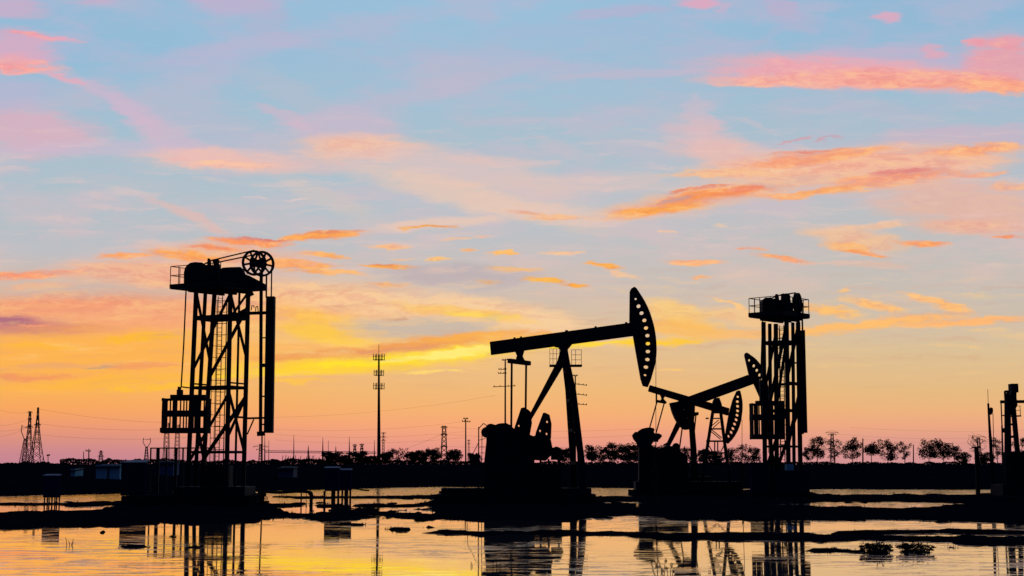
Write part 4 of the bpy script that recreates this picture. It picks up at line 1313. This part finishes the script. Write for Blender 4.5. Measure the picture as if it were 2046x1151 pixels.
def pylon(px, base_w, top, top_w, Y, label, arms=(), horns=None, lw=1.1, group='distant lattice pylons', waist=None, mat_='galv'):
    gp = on_ground(px, Y)
    o = thing('lattice_pylon', gp, label, 'pylon', group)
    zt = P(px, top, Y).z
    bw_, tw_ = wpx(base_w, Y), wpx(top_w, Y)
    H = zt - gp.z
    lw_ = wpx(lw, Y)

    def corner(k, f):
        sx, sy = ((-1, -1), (1, -1), (1, 1), (-1, 1))[k]
        g_ = 1 - (1 - f) ** 1.7 if waist else f
        hw = lerp(bw_, tw_, g_) / 2
        return Vector((gp.x + sx * hw, Y + sy * hw, gp.z - 0.3 + (H + 0.3) * f))
    m = MB()
    n = max(5, int(H / max(2.0, bw_)) + 4)
    for k in range(4):
        for i in range(n):
            m.bar(corner(k, i / n), corner(k, (i + 1) / n), lw_)
            m.bar(corner(k, i / n), corner((k + 1) % 4, (i + 1) / n), lw_ * 0.6)
            if k % 2 == 0:
                m.bar(corner((k + 1) % 4, i / n), corner(k, (i + 1) / n), lw_ * 0.6)
    m.build('lattice_body', M[mat_], o)
    for (y, hw) in arms:
        z = P(px, y, Y).z
        a_ = MB()
        w_ = wpx(hw, Y)
        for s in (-1, 1):
            a_.bar((gp.x, Y, z), (gp.x + s * w_, Y, z - w_ * 0.06), lw_ * 0.9)
            a_.bar((gp.x, Y, z + w_ * 0.3), (gp.x + s * w_, Y, z), lw_ * 0.6)
            a_.bar((gp.x + s * w_, Y, z), (gp.x + s * w_, Y, z - wpx(2.5, Y)), lw_ * 0.7)
        a_.build('cross_arm', M[mat_], o)
    if horns:
        (hy, hwid, by) = horns          # fork: top height, half width, height where it springs
        a_ = MB()
        zt2, zb2 = P(px, hy, Y).z, P(px, by, Y).z
        w_ = wpx(hwid, Y)
        for s in (-1, 1):
            for d_ in (-0.5, 0.5):
                dd = wpx(1.5, Y) * d_
                a_.bar((gp.x + s * tw_ / 2, Y + dd, zb2), (gp.x + s * w_, Y + dd, lerp(zb2, zt2, 0.55)), lw_)
                a_.bar((gp.x + s * w_, Y + dd, lerp(zb2, zt2, 0.55)), (gp.x + s * w_ * 0.86, Y + dd, zt2), lw_)
        a_.bar((gp.x - w_ * 0.9, Y, lerp(zb2, zt2, 0.86)), (gp.x + w_ * 0.9, Y, lerp(zb2, zt2, 0.86)), lw_ * 0.8)
        a_.bar((gp.x - w_ * 0.2, Y, lerp(zb2, zt2, 0.8)), (gp.x + w_ * 0.9, Y, lerp(zb2, zt2, 0.9)), lw_ * 0.5)
        a_.build('fork_head', M[mat_], o)
    return o


pylon(72, 27, 814, 2.0, 480, 'tallest lattice pylon at the far left, with a needle top', [(848, 6), (885, 6)], lw=1.15, waist=1, mat_='steel')
pylon(56, 20, 822, 3.0, 520, 'lattice pylon with small arms at its narrow top, just left of the tallest one', [(823, 4.5), (836, 3.5), (853, 7)], lw=0.95, waist=1)
pylon(48.5, 17, 876, 3.5, 560, 'lattice pylon with a forked head, leftmost on the skyline', horns=(849, 8.5, 878), lw=0.9)
pylon(292, 9, 892, 3.0, 620, 'slim pylon with a forked heart shaped head left of the left tower cage', horns=(875, 7.6, 894), lw=0.8)
pylon(331.5, 12, 845, 6.5, 600, 'ladder like lattice pylon seen just below the left tower cage', lw=0.8)
pylon(353, 11, 848, 5.5, 640, 'fainter lattice pylon behind the right half of the fence frame', lw=0.7)
pylon(201, 10, 900, 2.0, 800, 'tiny lattice pylon low on the skyline above the teal shed', [(903, 4), (911, 6)], lw=0.8)
pylon(519.5, 6, 887, 3.0, 650, 'small pylon with flat arms at the foot of the left tower belt', [(892, 14), (898, 8)], lw=0.8)
pylon(708.5, 8, 890, 3.0, 620, 'small dark pylon with a flat head, left of two beside the cell mast', [(889, 4), (897, 2.6)], lw=1.3)
pylon(722.5, 8, 889, 3.0, 620, 'small dark pylon with a flat head, the nearer to the cell mast of two', [(888, 4.2), (896, 3)], lw=1.3)
pylon(765.5, 6, 864, 2.0, 700, 'thin grey pylon directly right of the cell mast', [(865, 4.5), (873, 5.5), (880, 4)], lw=0.7)
pylon(887, 13, 851, 6.0, 420, 'lattice pylon with long drooping wires left of the largest gearbox', [(853, 6), (868, 6), (892, 6)], lw=1.7, mat_='steel')
pylon(936.5, 4, 878, 1.6, 700, 'faint thin pylon right of the plain utility pole', [(880, 3), (886, 3)], lw=0.6)
pylon(1664, 9, 866, 4.0, 520, 'faint pylon with wide flat arms rising out of a sparse tree near the right tower', [(864, 12), (868, 8)], lw=0.8)
pylon(1957, 9, 874, 4.0, 520, 'faint pylon with wide flat arms in the bare tree left of the antenna pole', [(872, 12)], lw=0.8)

# substation
YS = 520.0
gp = on_ground(640, YS)
o = thing('substation_gantry', gp, 'faint substation gantry with slim lightning masts, between left tower and cell mast', 'gantry')
bm_ = MB()
for y in (900.5, 904):
    bm_.bar(P(529, y, YS), P(752, y + 2.5, YS), wpx(1.0, YS))
for k in range(44):
    x = 529 + k * 5.07
    bm_.bar(P(x, 900.5 + (x - 529) * 0.011, YS), P(x + 5, 904 + (x - 529) * 0.011, YS), wpx(0.6, YS))
bm_.build('truss_beam', M['galv'], o)
for x, y, w in ((529, 866, 1.8), (587, 869, 1.7), (616, 890, 2.6), (645, 874, 2.4), (656, 880, 1.0), (671, 891, 2.6), (698, 873, 2.2), (748, 879, 1.6), (537, 880, 1.0)):
    x_ = P(x, 920, YS).x
    MB().tube([(x_, YS, gz(x_, YS) - 0.3), P(x, 905, YS), P(x, y, YS)], [wpx(w * 0.8, YS), wpx(w * 0.6, YS), wpx(0.35, YS)], 6).build('lightning_mast', M['galv'], o)
sp_ = MB()
for k in range(34):
    x = 566 + k * 5.2 + random.uniform(-1.4, 1.4)
    x_ = P(x, 920, YS).x
    sp_.bar((x_, YS - 3, gz(x_, YS) - 0.3), P(x, 912 + random.uniform(-3, 4), YS - 3), wpx(1.1, YS))
sp_.build('bus_bar_posts', M['galv'], o)


# overhead wires, each bundle strung from pylon to pylon
def wires(label, spans, Y0, Y1, sag, r):
    a = P(spans[0][0], spans[0][1], Y0)
    o = thing('overhead_wires', a, label, 'overhead wires', 'overhead power lines')
    for (x0, y0, x1, y1) in spans:
        p, q = P(x0, y0, Y0), P(x1, y1, Y1)
        pts = []
        for k in range(17):
            t = k / 16
            c0 = p.lerp(q, t)
            c0.z -= sag * 4 * t * (1 - t)
            pts.append(c0)
        MB().tube(pts, r, 4).build('wire', M['galv'], o)
    return o


wires('faint wires running from the far left pylons to the left tower', [(72, 816, 380, 845), (-30, 806, 56, 824), (72, 846, 380, 856), (72, 868, 400, 872), (-30, 872, 56, 853), (-30, 846, 56, 838), (-30, 858, 72, 848)], 480, 480, 1.2, 0.020)
wires('wires drooping left from the lattice pylon beside the largest gearbox', [(881, 868, 740, 912), (881, 892, 740, 920)], 420, 700, 1.2, 0.026)
wires('wires running right from the lattice pylon behind the largest gearbox', [(893, 868, 1290, 868), (893, 892, 1290, 884), (893, 853, 1290, 856)], 420, 420, 1.0, 0.015)
wires('wires spanning the sky between the left tower and the cell mast', [(550, 858, 930, 842), (550, 868, 930, 862), (550, 879, 930, 874), (550, 834, 990, 790)], 520, 520, 1.5, 0.017)
wires('thin wires above the row of young trees at right', [(1664, 866, 1957, 874), (1724, 878, 2080, 882), (1700, 854, 2080, 858)], 520, 520, 1.0, 0.015)

# ------------------------------------------------------------------ trees
def leaves(mb, c, rx, ry, rz, n, s, rnd):
    for _ in range(n):
        while True:
            a = Vector((rnd.uniform(-1, 1), rnd.uniform(-1, 1), rnd.uniform(-1, 1)))
            if a.length <= 1:
                break
        p = Vector((c[0] + a.x * rx, c[1] + a.y * ry, c[2] + a.z * rz))
        u_ = Vector((rnd.gauss(0, 1), rnd.gauss(0, 1), rnd.gauss(0, 1))).normalized()
        v_ = u_.orthogonal().normalized()
        k = s * rnd.uniform(0.6, 1.5)
        u_, v_ = u_ * k, v_ * k * 0.6
        mb.add([p - u_, p - v_, p + u_, p + v_], [(0, 1, 2, 3)])


def tree(px, top, w, Y, label, style='dense', base=None, seed=0, group=None):
    rnd = random.Random(seed * 31 + int(px))
    gp = on_ground(px, Y)
    o = thing('tree', gp, label, 'tree', group or 'trees along the levee')
    zt = P(px, top, Y).z
    H = max(1.0, zt - gp.z)
    W = wpx(w, Y) / 2 * 1.16
    lift = {'dense': 0.17, 'round': 0.24, 'sparse': 0.18, 'bare': 0.3, 'bush': 0.06, 'lollipop': 0.46}[style]
    tr = MB()
    lean = rnd.uniform(-0.05, 0.05) * H
    r0 = max(H * 0.022, wpx(0.8, Y))
    mid = Vector((gp.x + lean * 0.5, Y, gp.z + H * lift))
    top_p = Vector((gp.x + lean, Y, gp.z + H * 0.88))
    tr.tube([Vector((gp.x, Y, gp.z - 0.2)), mid, top_p], [r0, r0 * 0.75, r0 * 0.2], 6)
    tips = [top_p]
    nb = {'dense': 9, 'round': 8, 'sparse': 11, 'bare': 16, 'bush': 8, 'lollipop': 7}[style]
    for k in range(nb):
        f = lift * 0.8 + (0.86 - lift * 0.8) * (k + rnd.random()) / nb
        s = Vector((gp.x + lean * f, Y, gp.z + H * f))
        th = rnd.uniform(0, 6.283)
        prof = math.sin(min(1.0, (f - lift * 0.6) / (1 - lift * 0.6)) * 2.5 + 0.35)
        ln = W * (0.55 + 0.5 * rnd.random()) * max(0.35, prof)
        e = s + Vector((math.cos(th) * ln, math.sin(th) * ln, ln * rnd.uniform(0.35, 1.0)))
        e.z = min(e.z, zt - H * 0.03)
        tr.tube([s, s.lerp(e, 0.55) + Vector((0, 0, ln * 0.05)), e], [r0 * 0.42, r0 * 0.3, r0 * 0.1], 4)
        tips.append(e)
        if style in ('bare', 'sparse'):
            for _ in range(3):
                q = s.lerp(e, rnd.uniform(0.4, 0.9))
                e2 = q + Vector((rnd.uniform(-1, 1), rnd.uniform(-1, 1), rnd.uniform(0.3, 1.1))) * ln * 0.42
                tr.tube([q, e2], [r0 * 0.2, r0 * 0.07], 3)
                tips.append(e2)
    tr.build('trunk', M['bark'], o)
    cr = MB()
    px_m = wpx(1, Y)
    den = {'dense': 60, 'round': 64, 'sparse': 19, 'bare': 4.0, 'bush': 50, 'lollipop': 60}[style]
    for e in tips:
        k = rnd.uniform(0.75, 1.25)
        rx = W * (0.36 if style not in ('sparse', 'bare') else 0.26) * k
        leaves(cr, e, rx, rx, min(rx, H * 0.17), int(den * rnd.uniform(0.6, 1.3)), px_m * (1.5 if den > 20 else 1.25), rnd)
    if style in ('dense', 'round', 'lollipop', 'bush'):
        for _ in range(16):
            a = rnd.uniform(0, 6.283)
            rr_ = W * rnd.uniform(0.1, 0.75)
            c0 = (gp.x + lean * 0.6 + math.cos(a) * rr_, Y + math.sin(a) * rr_, gp.z + H * rnd.uniform(lift + 0.08, 0.86))
            leaves(cr, c0, W * 0.36, W * 0.36, H * 0.12, int(den * 0.75), px_m * 1.6, rnd)
    leaves(cr, (gp.x + lean * 0.6, Y, gp.z + H * (0.5 + lift * 0.45)), W * 1.12, W * 1.12, H * (0.5 - lift * 0.42), int(den * (8 if den > 30 else 3)), px_m * 1.2, rnd)
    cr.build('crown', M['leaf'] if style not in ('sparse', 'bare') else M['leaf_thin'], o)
    return o


TREES = [
    # right of the right tower
    (1633, 872, 30, 290, 'tall leafy young tree directly right of the right tower', 'dense'),
    (1612, 896, 24, 300, 'small thin tree half hidden by the right tower legs', 'sparse'),
    (1667, 884, 32, 300, 'sparse young tree with a faint pylon rising out of it', 'sparse'),
    (1703, 878, 34, 290, 'leafy young tree left of the short bare pole', 'dense'),
    (1741, 887, 30, 290, 'lollipop shaped tree with a clear stem right of the short bare pole', 'lollipop'),
    (1774, 882, 37, 290, 'broad bushy tree, third to the right of the short bare pole counting the lollipop one', 'dense'),
    (1808, 886, 28, 300, 'thin see through tree left of the thin bare pole', 'sparse'),
    (1856, 880, 40, 280, 'broad dark tree, left half of a pair of merged crowns at right', 'round'),
    (1886, 884, 38, 285, 'broad dark tree, right half of a pair of merged crowns at right', 'round'),
    (1908, 893, 24, 300, 'wispy small tree at the right end of the merged crowns', 'sparse'),
    (1924, 906, 26, 280, 'low dark bush right of the merged crowns', 'bush'),
    (1955, 873, 38, 300, 'bare branched tree behind the stout short post', 'bare'),
    (1966, 906, 30, 280, 'low dark bush left of the slender antenna pole', 'bush'),
    (1994, 876, 28, 300, 'tall thin tree between the antenna pole and the cut off pump jack', 'sparse'),
    (2042, 874, 30, 300, 'thin tree at the right edge behind the cut off pump jack', 'sparse'),
    # between the two towers
    (1463, 899, 30, 300, 'thin tree under the dipped pump head', 'sparse'),
    (1490, 893, 34, 300, 'twiggy tree between the dipped pump head and the right tower', 'sparse'),
    (1512, 898, 26, 300, 'small twiggy tree touching the left edge of the right tower', 'sparse'),
    (1128, 899, 26, 300, 'small tree between the motor and the legs of the largest pump jack', 'dense'),
    (1183, 893, 34, 300, 'rounded tree right of the legs of the largest pump jack', 'round'),
    (1206, 896, 26, 305, 'thin tree between two rounded ones, right of the largest pump jack legs', 'sparse'),
    (1227, 886, 36, 300, 'tallest rounded tree between the largest pump jack and the cranks of the dipped one', 'round'),
    (1251, 892, 30, 300, 'rounded tree just left of the cranks of the dipped pump jack', 'dense'),
    (1271, 889, 30, 300, 'dark tree directly behind the cranks of the dipped pump jack', 'dense'),
    (1318, 892, 34, 300, 'dark bushy tree between the cranks and the curved tail weight jack', 'dense'),
    (1340, 897, 26, 305, 'small bushy tree behind the rear strut of the raised pump jack', 'dense'),
    (1368, 898, 28, 305, 'small thin tree between the legs of the raised pump jack', 'sparse'),
    (1406, 900, 26, 305, 'small dark tree left of the lattice post', 'dense'),
    (1430, 903, 24, 305, 'small dark tree seen through the lattice post', 'bush'),
    # around the cell mast
    (664, 905, 34, 420, 'rounded dark tree under the slim masts of the substation', 'round'),
    (690, 911, 26, 430, 'low bushy tree left of the two small dark pylons', 'bush'),
    (716, 904, 34, 430, 'dark tree at the feet of the two small dark pylons', 'round'),
    (742, 913, 26, 430, 'low bush just left of the cell mast', 'bush'),
    (771, 906, 26, 430, 'bushy tree just right of the cell mast', 'dense'),
    (793, 903, 28, 420, 'airy tree with sky showing through, second to the right of the cell mast', 'sparse'),
    (822, 905, 26, 400, 'leafy tree at the left end of the clump before the lattice pylon', 'dense'),
    (842, 903, 26, 400, 'leafy tree in the middle of the clump before the lattice pylon', 'dense'),
    (865, 898, 30, 400, 'taller leafy tree touching the left leg of the lattice pylon', 'dense'),
    (906, 901, 32, 380, 'rounded tree just right of the lattice pylon', 'round'),
    (948, 908, 24, 380, 'small leafy tree left of the largest gearbox', 'dense'),
]
for k, (px, top, w, Y, label, style) in enumerate(TREES):
    tree(px, top, w, Y, label, style, seed=k)

# ragged woods and hedges that read as one mass
rnd = random.Random(5)


def quads(C0, U, V):
    """many small quads at once -> (vertex list, face list)"""
    v = np.stack([C0 - U, C0 - V, C0 + U, C0 + V], 1).reshape(-1, 3)
    f = np.arange(len(v)).reshape(-1, 4)
    return v.tolist(), f.tolist()


nr = np.random.RandomState(11)


def P_np(px, py, Y):
    u = (575.5 - py) / F
    t = Y / (CP - u * SP)
    return np.stack([(px - 1023) / F * t, Y + 0 * px, EYE + (SP + u * CP) * t], -1)


def ground_np(px, py):
    x, u = (px - 1023) / F, (575.5 - py) / F
    t = -EYE / (SP + u * CP)
    X, Y = x * t, (CP - u * SP) * t
    return X, Y, ground_z(X, Y)


def mass(name, spans, label, m):
    vs, fs = [], []
    for (x0, x1, y0, y1, Y, amp, n) in spans:
        t = nr.rand(n)
        px = x0 + (x1 - x0) * t
        top = y0 + (y1 - y0) * t + (fbm(px * 0.055, np.full(n, Y * 0.1), 4) - 0.45) * amp * 2.6
        yj = Y + nr.uniform(-6, 6, n)
        p = P_np(px, top, yj)
        g0 = ground_z(p[:, 0], yj) - 0.3
        z = g0 + np.maximum(0.3, p[:, 2] - g0) * nr.rand(n) ** 0.8
        s = (Y / F) * nr.uniform(0.9, 2.2, n)
        U = nr.normal(size=(n, 3)) * (1, 0.6, 0.8)
        U = U / np.linalg.norm(U, axis=1)[:, None] * s[:, None]
        V = np.cross(U, nr.normal(size=(n, 3)))
        V = V / np.linalg.norm(V, axis=1)[:, None] * s[:, None] * 0.7
        v, f = quads(np.stack([p[:, 0], yj, z], -1), U, V)
        k = len(vs)
        vs += v
        fs += [tuple(i + k for i in q) for q in f]
    mb = MB()
    mb.v, mb.f = vs, fs
    return tag(mb.build(name, m), label, 'vegetation', kind='stuff')


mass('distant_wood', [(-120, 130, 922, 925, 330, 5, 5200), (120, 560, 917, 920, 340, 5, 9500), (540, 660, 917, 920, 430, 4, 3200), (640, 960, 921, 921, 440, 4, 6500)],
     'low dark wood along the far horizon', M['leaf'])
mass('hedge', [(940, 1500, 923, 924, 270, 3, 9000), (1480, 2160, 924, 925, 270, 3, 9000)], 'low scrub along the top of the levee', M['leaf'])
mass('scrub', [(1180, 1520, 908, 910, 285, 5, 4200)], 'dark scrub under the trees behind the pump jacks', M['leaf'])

# ------------------------------------------------------------------ marsh plants
def blades(name, label, cat, px, py, keep, hs, per):
    X, Y, g0 = ground_np(px, py)
    ok = keep(g0, Y)
    X, Y, g0 = X[ok], Y[ok], g0[ok]
    X, Y, g0 = np.repeat(X, per), np.repeat(Y, per), np.repeat(g0, per)
    n = len(X)
    s = Y / F
    X = X + nr.uniform(-4, 4, n) * s
    Y = Y + nr.uniform(-0.2, 0.2, n)
    h_ = s * nr.uniform(hs[0], hs[1], n)
    lx = nr.uniform(-0.5, 0.5, n) * h_
    wd = s * nr.uniform(0.5, 1.4, n)
    v = np.stack([np.stack([X - wd, Y, g0 - 0.05], -1), np.stack([X + wd, Y + 0.02, g0 - 0.05], -1), np.stack([X + lx, Y, g0 + h_], -1)], 1)
    mb = MB()
    mb.v = v.reshape(-1, 3).tolist()
    mb.f = np.arange(3 * n).reshape(-1, 3).tolist()
    return tag(mb.build(name, M['grass']), label, cat, kind='stuff')


N = 26000
blades('grass', 'short dark marsh grass on the mud banks', 'grass', nr.uniform(-60, 2110, N), nr.uniform(984, 1112, N),
       lambda g0, Y: (g0 > -0.03) & (g0 < 0.4) & (nr.rand(len(g0)) < np.where(g0 < 0.05, 0.8, 0.25)), (1.0, 4.0), 3)
px_ = nr.uniform(-80, 2130, 6000)
py_ = np.interp(px_, [k[0] for k in EDGE], [k[1] for k in EDGE]) - nr.rand(6000) ** 1.6 * 22 + 0.5
blades('shore_weeds', 'dark weeds along the far shore', 'weeds', px_, py_, lambda g0, Y: (Y < 240), (1.5, 4.0), 1)


def water_bush(px, py, w, h, label, seed, n=420):
    rn = random.Random(seed)
    x, y, z = ray(px, py)
    t = -EYE / z
    X, Yy = x * t, y * t
    o = thing('shrub', (X, Yy, 0), label, 'shrub', 'low shrubs standing in the water')
    W, H = wpx(w, Yy) / 2, wpx(h, Yy)
    st, lf = MB(), MB()
    for k in range(26):
        a = rn.uniform(0, 6.283)
        r = W * rn.uniform(0.5, 1.15)
        e = Vector((X + math.cos(a) * r, Yy + math.sin(a) * r * 0.8, H * rn.uniform(0.5, 1.35)))
        q = Vector((X + math.cos(a) * r * 0.4, Yy + math.sin(a) * r * 0.4, H * 0.3))
        st.tube([q, q.lerp(e, 0.6) + Vector((0, 0, 0.02)), e], [0.005, 0.004, 0.002], 4)
        leaves(lf, e, 0.03, 0.03, 0.04, 5, wpx(1.3, Yy), rn)
    for k in range(46):
        a = rn.uniform(0, 6.283)
        r = W * math.sqrt(rn.random()) * 0.95
        e = Vector((X + math.cos(a) * r, Yy + math.sin(a) * r * 0.8, H * rn.uniform(0.35, 1.0) * (1 - 0.45 * (r / W) ** 2)))
        b0 = Vector((X + math.cos(a) * r * 0.5, Yy + math.sin(a) * r * 0.5, -0.1))
        st.tube([b0, b0.lerp(e, 0.6) + Vector((rn.uniform(-1, 1), 0, 0)) * W * 0.05, e], [0.006, 0.005, 0.002], 4)
        leaves(lf, e, W * 0.16, W * 0.16, H * 0.14, n // 46 + 4, wpx(1.7, Yy), rn)
        leaves(lf, b0.lerp(e, 0.5), W * 0.16, W * 0.16, H * 0.16, n // 60 + 3, wpx(1.7, Yy), rn)
    st.build('stems', M['bark'], o)
    lf.build('foliage', M['leaf'], o)


water_bush(1752, 1105, 68, 20, 'left one of two rounded shrubs standing in the water below the right tower', 3, 1400)
water_bush(1828, 1104, 78, 19, 'right one of two rounded shrubs standing in the water, with ragged twigs', 4, 1200)


def reeds(px, py, stems, label, seed, head=False):
    rn = random.Random(seed)
    x, y, z = ray(px, py)
    t = -EYE / z
    X, Yy = x * t, y * t
    o = thing('reed_clump', (X, Yy, 0), label, 'reeds', 'reeds poking out of the water')
    st = MB()
    for (dx, h, bend) in stems:
        s = wpx(1, Yy)
        p0 = Vector((X + dx * s, Yy + rn.uniform(-0.1, 0.1), -0.1))
        p1 = p0 + Vector((bend * s * 0.4, 0, 0.1 + h * s * 0.6))
        p2 = p0 + Vector((bend * s, 0, 0.1 + h * s))
        st.tube([p0, p1, p2], [s * 0.7, s * 0.6, s * 0.3], 4)
    st.build('stems', M['grass'], o)
    if head:
        lf = MB()
        for (dx, h, bend) in stems:
            s = wpx(1, Yy)
            leaves(lf, (X + (dx + bend) * s, Yy, h * s), s * 3, s * 3, s * 5, 26, s * 1.5, rn)
        lf.build('seed_heads', M['grass'], o)


reeds(1330, 1152, [(-16, 24, -2), (-9, 12, 3), (-2, 30, 2), (4, 16, -2), (9, 22, 3), (13, 12, 2)], 'ragged reed clump at the bottom edge below the dipped pump jack', 1, True)
reeds(140, 1090, [(-8, 16, -4), (-2, 6, 8), (2, 10, -4), (6, 14, 2)], 'few thin bent stems in the open water at left', 2)
reeds(994, 1136, [(-8, 12, -1), (-2, 18, 1), (3, 10, 1), (7, 14, -1)], 'small reed clump in the water below the largest pump jack', 3)
reeds(942, 1131, [(-1, 9, 1), (2, 6, -1), (14, 6, 0)], 'tiny reed clump left of the one below the largest pump jack', 4)
reeds(893, 996, [(-20, 2, 16), (-12, 3, 14), (-4, 5, 4), (-8, 10, 14)], 'bent reeds leaning on the left end of the largest pump jack base', 5)
